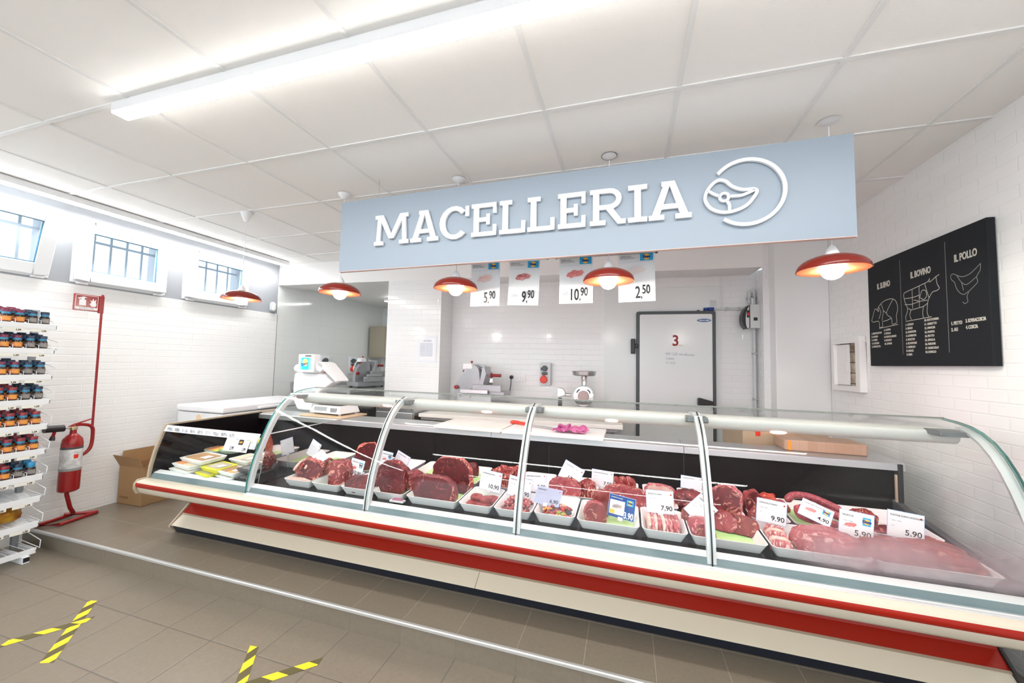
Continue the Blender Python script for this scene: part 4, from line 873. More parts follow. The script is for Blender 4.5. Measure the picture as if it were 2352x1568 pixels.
MB().tube([(0, -.10, .49), (-.005, -.108, .44)], [.010, .010], 10).build('horn_grip', RED, fe); MB().tube([(-.005, -.108, .44), (-.005, -.112, .41)], [.012, .017], 12).build('grip_tip', BLACK, fe)
# ================================================================ JAR RACK
RY0, RY1 = .80, 1.635
SH = [1.505, 1.335, 1.155, .985, .812, .640, .466, .318, .145, -.035]
rk = thing('wire_shelf_rack', 'white wire shelf rack with many narrow shelves by the left wall', 'shelf rack', (-4.05, 1.3, ZLOW))
WR = mat('rack_white', (.78, .80, .82), .35)
o_ = Vector((-4.05, 1.3, ZLOW))
def rb_(m): m.v = [v-o_ for v in m.v]; return m
rb_(MB().box(-4.12, -4.09, 1.60, 1.63, ZLOW+.04, 1.62)).build('upright', STEELG, rk); rb_(MB().box(-4.12, -4.09, .85, .88, ZLOW+.04, 1.62)).build('upright', STEELG, rk)
for i, z in enumerate(SH):
    xf = -3.885
    m = MB().box(xf-.012, xf, RY0, RY1, z-.030, z+.006); m.box(-4.16, xf, RY1-.006, RY1, z-.028, z-.004)
    if i < 9: m.prism([(xf, z-.030), (xf-.36, z+.03), (xf-.36, z+.026), (xf, z-.034)], 'y', RY0, RY1-.006)
    o = rb_(m).build('shelf', WR, rk, bevel=.0015)
    w_ = MB().tube([(xf+.004, RY1+.012, z+.006), (xf+.004, RY1+.014, z+.05), (-4.12, RY1+.01, z+.10)], .0025, 6).tube([(xf+.004, RY1+.012, z), (-4.12, RY1+.01, z+.02)], .0025, 6)
    if i > 6:
        for k in range(9): w_.tube([(xf-.01, RY1-.01-.04*k, z+.008), (-4.12, RY1-.01-.04*k, z+.012)], .002, 5)
    rb_(w_).build('side_wire', WR, rk)
    if i < 9:
        pr_ = MB()
        for k in range(4): y = RY1-.04-k*.115; pr_.box(xf+.001, xf+.0025, y-.09, y, z-.052, z-.030)
        tg = rb_(pr_).build('price_tag', mat('tag_cream', (.80, .79, .72), .5), rk)
        for k in range(4):
            y = RY1-.04-k*.115; text('1,29', .014, INK, tg, (xf+.0028-o_.x, y-.035-o_.y, z-.048-o_.z), (pi/2, 0, pi/2), bold=.0006)
        dv = MB()
        for k in range(9): y = RY1-.019-k*.058; dv.tube([(xf-.004, y, z+.006), (xf-.004, y, z+.028), (xf-.25, y, z+.055)], .0018, 5)
        if i < 7: rb_(dv).build('divider_wire', WR, rk)
rb_(MB().box(-4.14, -3.865, 1.565, 1.60, ZLOW+.0, ZLOW+.045)).build('foot', WR, rk, bevel=.003); rb_(MB().box(-3.870, -3.862, 1.568, 1.597, ZLOW+.012, ZLOW+.04)).build('foot_cap', BLACK, rk)
rb_(MB().box(-4.14, -3.865, .85, .885, ZLOW+.0, ZLOW+.045)).build('foot', WR, rk, bevel=.003)
# jars
LIDM = {'maroon': mat('lid_maroon', (.16, .012, .05), .3), 'dark blue': mat('lid_dark_blue', (.012, .03, .07), .3), 'bright blue': mat('lid_bright_blue', (.03, .28, .55), .3), 'dark red': mat('lid_dark_red', (.26, .02, .03), .3)}
JG = mat('jar_glass_dark', (.035, .02, .018), .12); JL = mat('jar_label_blue', (.03, .24, .42), .4); JO = mat('jar_label_orange', (.80, .36, .06), .4, col2=(.55, .10, .05), vscale=60); JS = mat('jar_label_grey', (.30, .28, .26), .4, col2=(.08, .07, .07), vscale=60)
J_ = lambda P: [(r*.86, h*.98) for r, h in P]
jb = MB().lathe(J_([(.0001, 0), (.024, 0), (.028, .006), (.028, .045), (.022, .058), (.020, .066)]), n=18); jl = MB().lathe(J_([(.0235, .054), (.0224, .069)]), n=18); jq = MB().lathe(J_([(.0284, .008), (.0284, .040)]), n=18); jd = MB().lathe(J_([(.0001, .089), (.023, .089), (.0248, .086), (.0248, .069), (.0, .069)]), n=18)
PROT = {}
def jar(lid, warm, loc, label):
    k = (lid, warm)
    if k not in PROT:
        t = thing('jar', label, 'jar', loc); jb.build('glass', JG, t, smooth=True); jl.build('neck_label', JL, t); jq.build('front_label', JO if warm else JS, t); jd.build('lid', LIDM[lid], t, smooth=True); PROT[k] = t
    else: t = copy_tree(PROT[k]); t.location = loc; t['label'] = label
    t['group'] = 'small jars on the wire rack'
nm = ['top', 'second', 'third', 'fourth', 'fifth', 'sixth', 'seventh']; cn = ['right end', 'second column from the right end', 'third column from the right end', 'fourth column from the right end']; rn = ['front row', 'second row', 'third row']
plan = ['DDMM', 'DDMM', 'DDMM', 'DDRR', 'RRRR', 'RRRR', 'BDRR']
depth = [(1, 2, 3, 3), (3, 3, 3, 3), (2, 2, 3, 3), (3, 3, 3, 3), (3, 3, 3, 3), (3, 3, 3, 3), (2, 3, 3, 2)]
for i in range(7):
    for c in range(4):
        L = {'D': 'dark blue', 'M': 'maroon', 'R': 'dark red', 'B': 'bright blue'}[plan[i][c]]
        for r in range(depth[i][c]):
            lid = L if r == 0 or L != 'maroon' else ('maroon' if i == 0 else 'dark blue')
            jar(lid, L in ('maroon', 'dark red'), (-3.922-.055*r, RY1-.048-.058*c, SH[i]+.005+.0105*r), 'jar with %s lid, %s shelf, %s, %s' % (lid, nm[i], cn[c], rn[r]))
random.seed(5)
GOLD = mat('golden_foil_bag', (.62, .36, .04), .22, .5, col2=(.30, .10, .02), vscale=12, bump=.6, bscale=25)
for k, y in enumerate((1.50, 1.30)):
    t = thing('snack_bag', ['golden snack bag at the right end of the low rack shelf', 'golden snack bag further left on the low rack shelf'][k], 'bag', (-3.99, y, SH[8]+.012), (0, radians(-8), 0), 'golden bags on the rack')
    bm = bmesh.new(); bmesh.ops.create_icosphere(bm, subdivisions=4, radius=1); me = bpy.data.meshes.new('bag')
    for v in bm.verts:
        c = v.co; c.x, c.y, c.z = [math.copysign(abs(q)**.6, q) for q in c]; c *= 1+.12*noise.noise(c*2.5+Vector((k*9, 0, 0))); c.x *= .05; c.y *= .085; c.z = c.z*.052+.055
    bm.to_mesh(me); bm.free(); me.materials.append(GOLD); o = bpy.data.objects.new('foil', me); COL.objects.link(o); o.parent = t
    for p in me.polygons: p.use_smooth = True
    MB().box(-.004, .004, -.085, .085, .098, .118).build('seal', GOLD, t)
t = thing('green_package', 'dark green package on the lowest shelf of the wire rack', 'package', (-3.97, 1.30, SH[9]+.004))
MB().box(-.05, .05, -.09, .07, .01, .13).build('box', mat('dark_green_box', (.01, .07, .02), .4), t, bevel=.004); MB().box(.0502, .0512, -.08, .06, .03, .09).build('print', mat('box_brown_print', (.18, .06, .02), .5), t)
# ================================================================ FLOOR TAPES
TAPE = bpy.data.materials.new('hazard_tape'); TAPE.use_nodes = True
_nt = TAPE.node_tree; _tc = N(_nt, 'ShaderNodeTexCoord'); _sp = N(_nt, 'ShaderNodeSeparateXYZ'); _nt.links.new(_tc.outputs['Object'], _sp.inputs[0])
_a = N(_nt, 'ShaderNodeMath', operation='ADD'); _nt.links.new(_sp.outputs[0], _a.inputs[0]); _nt.links.new(_sp.outputs[1], _a.inputs[1])
_m = N(_nt, 'ShaderNodeMath', operation='MULTIPLY'); _m.inputs[1].default_value = 1/.125; _nt.links.new(_a.outputs[0], _m.inputs[0])
_f = N(_nt, 'ShaderNodeMath', operation='FRACT'); _nt.links.new(_m.outputs[0], _f.inputs[0]); _g = N(_nt, 'ShaderNodeMath', operation='GREATER_THAN'); _g.inputs[1].default_value = .5; _nt.links.new(_f.outputs[0], _g.inputs[0])
_x = N(_nt, 'ShaderNodeMix', data_type='RGBA'); _x.inputs['A'].default_value = (.92, .66, .02, 1); _x.inputs['B'].default_value = (.10, .085, .03, 1); _nt.links.new(_g.outputs[0], _x.inputs['Factor']); _nt.links.new(_x.outputs['Result'], _nt.nodes['Principled BSDF'].inputs['Base Color'])
def tape(p, q, w, label, z=0, k=.5):
    p = Vector(p); q = Vector(q); L = (q-p).length
    t = tag(MB().prism([(0, -w/2), (L, -w/2*.6), (L+w*k, w/2), (w*k, w/2)], 'z', 0, .0006).build('floor_tape', TAPE), label, 'tape', 'hazard tapes on the floor')
    t.location = (p.x, p.y, ZLOW+.0004+z); t.rotation_euler = (0, 0, math.atan2(q.y-p.y, q.x-p.x)); return t
tape((-2.53, 1.125), (-2.925, 1.475), .052, 'longer yellow and black tape strip of the left cross on the floor')
tape((-2.905, 1.125), (-2.745, 1.365), .048, 'shorter yellow and black tape strip of the left cross, on top', .0008)
tape((-1.50, 1.20), (-1.735, 1.50), .050, 'yellow and black tape strip at the bottom edge, left arm of the cross')
tape((-1.60, 1.29), (-1.375, 1.52), .050, 'yellow and black tape strip at the bottom edge, right arm of the cross', .0008)
# ================================================================ TRAYS, MEAT AND CARDS IN THE COUNTER
SL = math.atan(.05)
def dzt(y): return .4806+.05*(y-1.97)
def tray(x0, x1, y0, y1, label, liner=None, h=.048, m=None, tilt=None, z=None, grp='white plastic meat trays'):
    cx, cy = (x0+x1)/2, (y0+y1)/2; w, d = x1-x0-.004, y1-y0-.004
    t = MB(); rings = []
    for a, b, r, zz in ((w-.05, d-.05, .012, 0), (w, d, .024, h), (w-.010, d-.010, .020, h), (w-.056, d-.056, .010, .005)):
        rings.append([(p[0], p[1], zz) for p in rrect(a, b, r, 4)])
    n = len(rings[0]); vs = [v for R in rings for v in R]
    fs = [(i*n+k, i*n+(k+1) % n, (i+1)*n+(k+1) % n, (i+1)*n+k) for i in range(3) for k in range(n)]+[tuple(range(n)), tuple(3*n+k for k in range(n))]
    t.add(vs, fs); o = t.build('meat_tray', m or FOAM, smooth=True)
    tag(o, label, 'tray', grp); o.location = (cx, cy, dzt(cy) if z is None else z); o.rotation_euler = (SL, 0, 0) if tilt is None else tilt
    if liner:
        l = MB().prism(rrect(w-.06, d-.06, .01), 'z', .006, .0085)
        nb = Vector((0, 0, 0)); lo = l.build('paper_liner', GREEN); tag(lo, liner, 'paper liner', 'green paper liners'); lo.location = (cx, cy, o.location.z); lo.rotation_euler = o.rotation_euler
    return o
def meat(label, x, y, z, size, mats, rz=0, seed=1, nz=.14, cuts=(), p=.8, sub=4, freq=1.6, tilt=(0, 0), group=None, name='meat_cut', cat='meat', ridges=None, bend=0, parent=None):
    """lump of meat; cuts are planes (normal, distance) that leave a flat face showing the second material"""
    bm = bmesh.new(); bmesh.ops.create_icosphere(bm, subdivisions=sub, radius=1)
    off = Vector((seed*3.7, seed*1.3, seed*5.1)); cutv = {}
    for v in bm.verts:
        c = v.co.copy(); c = Vector([math.copysign(abs(q)**p, q) for q in c])
        c *= 1+nz*(noise.noise(c*freq+off)+.5*noise.noise(c*freq*2.6+off)+.28*noise.noise(c*freq*6+off))
        if ridges: c.z += ridges[0]*abs(sin(c.x*ridges[1]+.6*noise.noise(c*2+off)))*(1 if c.z > 0 else 0)
        if bend: c.z -= bend*c.x*c.x
        if c.z < -.62: c.z = -.62-.05*(c.z+.62)
        k = 0
        for i, (nn, d) in enumerate(cuts):
            nn = Vector(nn).normalized(); e = nn.dot(c)-d
            if e > 0: c -= nn*e; k = i+1
        cutv[v.index] = k; v.co = c
    for f in bm.faces:
        ks = [cutv[v.index] for v in f.verts]; f.material_index = 1 if min(ks) > 0 and len(mats) > 1 else 0; f.smooth = True
    zm = min(v.co.z for v in bm.verts)
    for v in bm.verts: v.co = Vector((v.co.x*size[0]/2, v.co.y*size[1]/2, (v.co.z-zm)*size[2]/1.6))
    me = bpy.data.meshes.new(name); bm.to_mesh(me); bm.free()
    for m in mats: me.materials.append(m)
    try: me.set_sharp_from_angle(angle=radians(50))
    except Exception: pass
    o = bpy.data.objects.new(name, me); COL.objects.link(o); o.location = (x, y, z); o.rotation_euler = (tilt[0], tilt[1], rz)
    if parent: o.parent = parent
    else: tag(o, label, cat, group)
    return o
FZ = .010
def mz(y): return dzt(y)+FZ+.001
# ---- front row
B = [(-2.135, -1.915), (-1.912, -1.692), (-1.688, -1.462), (-1.458, -1.238), (-1.226, -.897), (-.893, -.690), (-.686, -.468), (-.463, -.242), (-.238, .070), (.076, .286), (.290, .612), (.618, .990), (.995, 1.40)]
LN = ['white tray holding the rack of ribs', 'white tray under the upright round roast', 'white tray with the low dark cut behind the second glass rib', 'white tray under the large round beef slab',
      'wide white tray under the broad dark beef slab', 'white tray of small burgers', 'white tray of diced meat', 'white tray of mixed skewer cubes', 'wide tray with chops and the blue and white offer card', 'white tray of pork belly strips',
      'wide tray behind the fourth glass rib, half empty with green paper', 'tray of bacon slabs where the glass starts to mist', 'tray at the far right behind misted glass']
lined = {0: 1, 1: 1, 3: 1, 4: 1, 5: 1, 8: 1, 10: 1}
for i, (a, b) in enumerate(B):
    tray(a, b, 1.972, 2.242 if i not in (11, 12) else 2.25, LN[i], ('green paper under '+LN[i].replace('white tray ', 'goods of the tray ').replace('wide ', '')) if lined.get(i) else None, .050 if i != 7 else .056)
y = 2.10
rk_ = meat('rack of beef ribs with pale fat and a dark eye facing front', -2.030, 2.115, mz(2.12), (.20, .25, .135), [BEEFC, BEEF], .55, 11, .22, [((-.3, -1, .15), .62)], ridges=(.10, 9))
for k in range(6):
    a = -.075+.030*k
    MB().tube(smoothp([(a-.02, -.085+.01*k, .085), (a, -.04, .118), (a+.015, .03, .122), (a+.03, .09, .095), (a+.035, .12, .06)], 3), [.006]+[.0085]*11+[.006], 8).build('rib_bone', [FAT, BEEFC][k % 2], rk_, smooth=True)
meat('white fat strip under the rack of ribs', -2.055, 2.03, mz(2.03), (.16, .05, .035), [FAT], .15, 12, .2)
meat('upright round beef roast with a flat dark cut face at left', -1.80, 2.10, mz(2.10), (.20, .20, .150), [BEEFO, BEEF], .35, 14, .10, [((-1, -.35, 0), .62)], p=.7)
meat('low dark beef cut partly behind the second glass rib', -1.585, 2.06, mz(2.06), (.20, .16, .085), [BEEF, BEEF], 0, 17, .16, [((0, -1, .5), .6)])
meat('large round beef slab standing on edge, marbled face to the front', -1.385, 2.075, mz(2.075), (.19, .13, .185), [BEEFO, BEEF], .12, 19, .10, [((0, -1, .12), .35)], p=.78)
meat('redder beef piece leaning behind the large round slab', -1.285, 2.17, mz(2.17), (.15, .13, .115), [BEEFO, BEEF], -.3, 21, .15)
meat('broad dark beef slab with a red fatty right side', -1.085, 2.06, mz(2.06), (.305, .14, .135), [BEEFO, BEEF], -.10, 23, .10, [((-.1, -1, .15), .42)], p=.72)
meat('arched beef slab with a pale rim behind the broad dark slab', -1.05, 2.235, mz(2.2), (.31, .12, .195), [BEEFC, BEEF], -.22, 27, .08, [((0, -1, .15), .35)], p=.8)
for k, (dx, dy, dz_) in enumerate(((-.055, -.075, 0), (.035, -.085, 0), (-.035, .0, .0), (.05, -.01, 0), (.04, -.05, .024), (-.045, -.03, .024), (.055, .045, 0))):
    meat('small round burger patty in the burger tray, %s' % ['front left', 'front right', 'middle left', 'middle right', 'upper right, on top', 'upper left, on top', 'rear right'][k], -.787+dx*.72, 2.105+dy*.85, mz(2.1)+.004+dz_, (.072, .072, .026), [mat('mince', (.34, .045, .04), .45, col2=(.20, .018, .018), vscale=40, bump=.6, bscale=120)], k, 30+k, .06, p=.7, sub=3, group='burger patties', name='burger_patty', cat='burger')
def heap(label, x, y, w, d, h, n, cols, seed, s0, s1, cat, name):
    random.seed(seed); m = MB()
    for k in range(n):
        u, v = random.uniform(-.5, .5), random.uniform(-.5, .5); lv = random.random()
        zz = s1*.45+h*lv*(1-2.4*(u*u+v*v)); a = random.uniform(s0, s1)
        R = Matrix.Translation((u*w, v*d, zz)) @ Matrix.Rotation(random.uniform(0, 6), 4, 'Z') @ Matrix.Rotation(random.uniform(-.7, .7), 4, 'X')
        m.box(-a*.6, a*.6, -a*.45, a*.45, -a*.35, a*.35, random.randrange(len(cols)), M=R)
    o = m.build(name, cols, smooth=False, bevel=.003); tag(o, label, cat); o['kind'] = 'stuff'; o.location = (x, y, mz(y)); o.rotation_euler = (SL, 0, 0); return o
VEG = [PORK, mat('skewer_orange', (.85, .42, .06), .4), mat('skewer_green', (.30, .36, .05), .4), PORKF, mat('skewer_dark', (.05, .05, .06), .4), mat('skewer_red', (.60, .05, .03), .4), PORK, VEAL]
heap('diced reddish meat piled in its tray behind the third glass rib', -.578, 2.09, .135, .165, .060, 190, [BEEFC, PORK, BEEFO, VEAL, MC['pork_fatty']], 3, .012, .022, 'diced meat', 'diced_meat')
heap('mixed cubes of meat and coloured vegetables in a tray', -.352, 2.08, .135, .14, .046, 170, VEG, 7, .013, .022, 'skewer mix', 'skewer_mix')
meat('thick pale veal chunk with a dark cut face at the front', -.150, 2.05, mz(2.05), (.115, .12, .105), [PORK, VEAL], .2, 41, .14, [((.1, -1, .1), .4)])
meat('upright veal chop behind the pale chunk', -.125, 2.15, mz(2.15), (.10, .045, .135), [VEAL, PORK], .5, 43, .15)
for k in range(9):
    a = -.9+k*.026
    meat('pork belly strip in the belly tray, %s' % ['leftmost', 'second from the left', 'third from the left', 'fourth from the left', 'middle', 'fourth from the right', 'third from the right', 'second from the right', 'rightmost'][k], .115+k*.0165, 2.105, mz(2.1)+.003, (.024, .175, .048), [[FAT, PORKF, PORK][(0, 1, 0, 2, 0, 1, 1, 2, 1)[k]]], .04*sin(k*2.1), 50+k, .16, p=.6, sub=3, freq=2.5, group='pork belly strips', name='pork_belly_strip')
meat('pork loin log with a round pale cut end facing front', .352, 2.06, mz(2.06), (.105, .17, .085), [PORK, VEAL], .18, 61, .07, [((-.1, -1, .1), .72)], p=.75)
meat('short brown pork end behind the loin log', .300, 2.17, mz(2.17), (.05, .08, .085), [VEAL], 0, 63, .12)
meat('reddish pork cutlet standing left of the pair beside the rib', .475, 2.17, mz(2.17), (.11, .09, .085), [VEAL, PORK], -.3, 65, .14, [((0, -1, .35), .3)])
meat('reddish pork cutlet, right one of the pair, on the green paper edge', .555, 2.155, mz(2.15), (.13, .085, .080), [VEAL, VEAL], -.35, 67, .12, [((0, -1, .35), .3)])
for k in range(5):
    meat('slab of streaky bacon in the tray at the start of the mist, %s' % ['front', 'second', 'middle', 'fourth', 'rear'][k], .672+.004*k, 2.02+.036*k, mz(2.05), (.085, .030, .048+.004*k), [[PORKF, FAT][k % 2]], -.35, 70+k, .14, p=.6, sub=3, freq=2.2, group='bacon slabs', name='bacon_slab')
meat('big pale pink pork cut behind the misted glass', .865, 2.085, mz(2.1), (.25, .19, .100), [PORK, PORK], -.1, 81, .14)
meat('big darker pink pork cut behind the misted glass', 1.07, 2.08, mz(2.09), (.20, .19, .090), [VEAL, PORK], -.2, 83, .18)
meat('broad flat brownish pink cut in the rightmost tray', 1.255, 2.10, mz(2.1), (.25, .23, .085), [VEAL, BEEFO], -.1, 85, .18)
# ---- rear row
RB = [(-2.275, -2.05), (-1.96, -1.70), (-1.66, -1.43), (-1.40, -1.13), (-1.12, -.90), (-.88, -.68), (-.66, -.44), (-.43, -.15), (-.14, .08), (.10, .28), (.30, .60), (.62, .80), (.81, 1.10), (1.11, 1.40)]
RL = ['empty tray with green paper behind the rack of ribs', 'tray with green paper and a beef chunk by the second rib', 'rear tray behind the large round slab', 'empty rear tray with green paper between cards and arched slab', 'rear tray with a small dark beef piece',
      'rear tray with ragged red meat', 'rear tray hidden by the 7,90 and 9,90 cards', 'rear tray under the 17,90 card', 'rear tray of red steaks', 'rear tray of pork belly slab', 'rear tray with boned pork joints by the fourth rib', 'rear tray with shank pieces', 'rear tray with the coil of sausages', 'rear tray at the far right with red cuts']
for i, (a, b) in enumerate(RB):
    tray(a, b, 2.255, 2.60, RL[i], 'green paper in the '+RL[i].replace('empty ', '') if i in (0, 1, 3, 4, 5, 7, 8, 10, 11, 12) else None, .052)
meat('upright beef chunk with orange fat near the second glass rib', -1.80, 2.38, mz(2.38)+.0, (.16, .12, .20), [OFAT, BEEF], .5, 91, .16, [((-.1, -1, -.25), .2)])
meat('flat reddish beef slice behind the large round slab', -1.50, 2.30, mz(2.30)+.03, (.21, .10, .06), [BEEF, BEEFO], -.1, 93, .12)
meat('small dark beef piece at the back of the counter', -1.02, 2.50, mz(2.5), (.085, .06, .095), [BEEF], .1, 95, .12)
meat('ragged bright red meat scraps with a green leaf beside', -.745, 2.43, mz(2.43), (.19, .15, .105), [BEEFC, BEEFO], .2, 97, .42, freq=2.4)
lf = MB().add([(0, 0, 0), (.05, -.02, .01), (.09, 0, .045), (.05, .03, .03), (.02, .035, .015)], [(0, 1, 3, 4), (1, 2, 3)]); lf = lf.build('lettuce_leaf', mat('leaf_green', (.22, .42, .04), .5)); tag(lf, 'green leaf right of the ragged red meat', 'leaf'); lf.location = (-.68, 2.42, mz(2.42)+.02)
sm = lf.modifiers.new('s', 'SOLIDIFY'); sm.thickness = .002
meat('pale pink pork joint under the 17,90 card', -.345, 2.34, mz(2.34), (.21, .13, .115), [BEEFC, PORK], -.12, 101, .2, [((-.1, -1, .2), .45)])
meat('red and white fatty piece right of the 17,90 card', -.215, 2.37, mz(2.37), (.10, .11, .105), [BEEFC], .4, 103, .25)
meat('rack of veal chops with a red rib edge behind the offer card', .0, 2.285, mz(2.27)+.004, (.26, .10, .115), [BEEFC, PORK], -.28, 105, .12, [((0, -1, .1), .35)], ridges=(.07, 12))
for k in range(3): meat('red marbled steak at the back, %s of three leaning' % ['left', 'middle', 'right'][k], -.055+.040*k, 2.46+.01*k, mz(2.46)+.028, (.075, .05, .085), [BEEFC, BEEFO], -.3, 110+k, .14, group='red steaks at the back', name='steak')
meat('streaky pork belly slab behind the PANCETTA SUINO card', .190, 2.38, mz(2.38), (.17, .13, .115), [PORKF, FAT], -.05, 115, .10, [((0, -1, .1), .5)], p=.6)
meat('dark red boned pork joint left of the fourth glass rib', .345, 2.36, mz(2.36), (.17, .14, .115), [BEEFO, PORK], .1, 117, .2)
meat('large pink and red pork joint right of the fourth glass rib', .530, 2.38, mz(2.38), (.16, .15, .155), [PORKF, BEEFO], -.1, 119, .17, [((-.2, -1, .3), .6)])
meat('brown shank piece with a bone hole, left of the 9.90 card', .665, 2.40, mz(2.40), (.10, .10, .125), [VEAL, BEEFO], .3, 121, .22, [((0, -1, .2), .45)])
meat('orange red shank tip above the 9.90 card', .765, 2.50, mz(2.5)+.02, (.09, .06, .075), [OFAT], .1, 123, .2)
meat('brown shank piece low at the left of the 9.90 card', .665, 2.30, mz(2.30), (.10, .07, .075), [VEAL, PORK], -.2, 125, .25)
# sausages: a coil of links
sgz = mz(2.40)
ROUTES = [([(.83, 2.42, .09), (.87, 2.45, .115), (.94, 2.45, .118), (1.01, 2.42, .10), (1.06, 2.38, .08)], 'longest sausage link arching over the top of the coil'),
          ([(.85, 2.44, .03), (.80, 2.41, .075), (.79, 2.37, .09), (.80, 2.33, .075)], 'sausage link hanging down the left side of the coil'),
          ([(.85, 2.33, .10), (.84, 2.29, .075), (.86, 2.265, .065), (.91, 2.26, .055)], 'sausage link curling at the front of the coil'),
          ([(.93, 2.37, .095), (.98, 2.33, .085), (1.03, 2.30, .07), (1.07, 2.29, .055)], 'sausage link running down to the right over the middle'),
          ([(.97, 2.47, .06), (1.03, 2.45, .07), (1.08, 2.41, .07)], 'sausage link at the back right of the coil'),
          ([(.87, 2.40, .06), (.93, 2.41, .075), (.99, 2.39, .06)], 'short sausage link inside the coil'),
          ([(1.03, 2.33, .03), (1.07, 2.34, .05), (1.09, 2.39, .05)], 'sausage link at the lower right of the coil'),
          ([(.90, 2.34, .035), (.96, 2.31, .04), (1.01, 2.27, .035)], 'sausage link under the front of the coil')]
for P, l in ROUTES:
    Q = smoothp([(a, b, c+sgz) for a, b, c in P], 6); n = len(Q); rr = [.019*min(1, (.35+min(i, n-1-i)*.33)) for i in range(n)]
    o = MB().tube(Q, rr, 12).build('sausage', SAUS, smooth=True); tag(o, l, 'sausage', 'sausage links')
meat('red cut with white fat left of the 5.90 card at right', 1.185, 2.46, mz(2.46), (.11, .09, .075), [BEEFC, BEEFO], -.2, 131, .2)
meat('dark red slices spread under the 5.90 card at right', 1.235, 2.31, mz(2.31), (.24, .13, .05), [BEEFO, BEEFC], -.2, 133, .28, ridges=(.12, 7))
meat('dark red lump at the back right corner behind the 5.90 card', 1.34, 2.44, mz(2.44), (.09, .10, .085), [BEEFO], .2, 135, .25)
# ---- price cards on pins
BORD = mat('card_border', (.45, .58, .85), .5); CPINK = mat('card_white', (.86, .84, .88), .5); CG = mat('card_lilac', (.36, .38, .52), .5)
CLR = mat('card_holder_clear', (.75, .76, .78), .15)
def card(label, x, y, z, w, h, txt, roll=0, lean=.25, rz=-.12, title='CARNE SUINO NOSTRANO', base=None, logo_=False, body=None, foot=True):
    t = thing('price_card', label, 'price card', (x, y, z), (0, 0, 0), 'price cards in the counter')
    t.matrix_world = Matrix.Translation((x, y, z)) @ Matrix.Rotation(rz, 4, 'Z') @ Matrix.Rotation(-lean, 4, 'X') @ Matrix.Rotation(roll, 4, 'Y')
    MB().box(-w/2-.002, w/2+.002, 0, .002, -h/2-.002, h/2+.002).build('holder', BORD, t)
    MB().box(-w/2, w/2, -.0008, 0, -h/2, h/2).build('sheet', body or CPINK, t)
    if txt: text(txt, h*.30, INK, t, (w/2-.006, -.0014, -h*.36), align='RIGHT', bold=.0004, name='price', ext=.0002)
    text(title, h*.095, INK, t, (-w/2+.008, -.0014, h*.31), name='title', ext=.0002, sx=.8)
    text('Categ.   origine\n\n\n\nal kg', h*.05, GINK, t, (-w/2+.012, -.0014, h*.12), name='small_print', ext=.0002)
    if logo_: logo(t, w*.30, h*.22, w*.24, h*.30, -.0016); steakpic(t, -w*.18, -.0, w*.18, MT[2], 5)
    else: MB().lathe([(.0001, -.0014), (h*.035, -.0014)], (w*.42, 0, h*.36), n=10, ax='y').build('printed_dot', REDP, t)
    if foot:
        # the pin that stands in the meat or tray below
        up = t.matrix_world.to_3x3().inverted() @ Vector((0, 0, -1)); L = z-(base if base is not None else dzt(y)+.012)
        s = Vector((0, .004, -h*.42)); e = s+up*max(.02, L-h*.38)
        MB().box(-.012, .012, -.004, .006, -h/2-.012, -h/2+.006).build('clip', CLR, t)
        MB().tube([s, e], .0022, 6).build('pin', CLR, t)
    return t
card('small blank looking card lying over the rack of ribs', -1.985, 2.13, .648, .125, .07, '', .38, 1.0, -.1, title='COSTATA')
card('pinkish card standing behind the rack of ribs by the divider', -2.17, 2.26, .655, .10, .11, '', .35, .2, title='')
card('tilted card reading 10,90 with a small meat picture by the second rib', -1.68, 2.115, .605, .112, .108, '10,90', .10, .2, logo_=True)
card('card reading 9,80 just right of the second glass rib', -1.585, 2.30, .628, .095, .10, '9,80', .08, .15, logo_=True)
card('tilted card in a dark frame reading 5,90 above the large round slab', -1.50, 2.36, .618, .12, .085, '5,90', .32, .2)
card('card reading 10,90 above the burger patties', -.775, 2.185, .602, .138, .112, '10,90', .08, .15, title='HAMBURGER BOVINO')
card('card reading 7,90 above the diced meat', -.595, 2.19, .583, .145, .108, '7,90', .10, .12)
card('card reading 9,90 behind the third glass rib', -.535, 2.35, .575, .138, .10, '9,90', -.08, .15)
card('lilac card reading 6,90 leaning back over the skewer mix', -.410, 2.11, .580, .145, .095, '6,90', .05, .80, body=CG, title='SPIEDINI MISTI')
card('card turned steeply clockwise reading 17,90', -.315, 2.35, .650, .128, .108, '17,90', .42, .15, title='COSTOLETTA VITELLO')
card('card reading 7,50 half hidden by the steaks', -.135, 2.42, .618, .128, .095, '7,50', .04, .1)
oc = card('blue and white offer card reading 3.90 on a green lined tray', -.018, 2.085, .578, .130, .108, '', .10, .12, title='', body=mat('offer_blue', (.01, .07, .30), .5))
MB().box(-.060, .015, -.0014, -.0009, -.040, .030).build('picture_panel', PAPER, oc); steakpic(oc, -.022, .0, .026, MT[0], 9)
MB().box(-.058, -.032, -.0018, -.0013, -.038, -.018).build('gold_mark', YEL, oc); text('3.90', .044, PAPER, oc, (.0615, -.0015, -.048), sx=.62, bold=.001, align='RIGHT', name='price'); text('OFFERTE VALIDE', .008, PAPER, oc, (-.058, -.0015, .040), name='small_print')
logo(oc, .040, .030, .034, .028, -.0016)
card('card titled PANCETTA SUINO reading 7,90 above the belly strips', .172, 2.145, .610, .130, .108, '7,90', -.05, .12, title='PANCETTA SUINO')
card('plain white card above the boned joint left of the fourth rib', .355, 2.37, .662, .105, .065, '', .04, .1)
card('card standing on its corner over the loin log', .362, 2.135, .600, .100, .115, '', .75, .2)
card('card reading 9.90 beside the sausages', .690, 2.20, .608, .122, .108, '9.90', .08, .1, title='CAPOCOLLO SUINO')
card('card lying tilted on the sausages reading 4,90', .885, 2.225, .622, .122, .085, '4,90', .42, .7, logo_=True, foot=False)
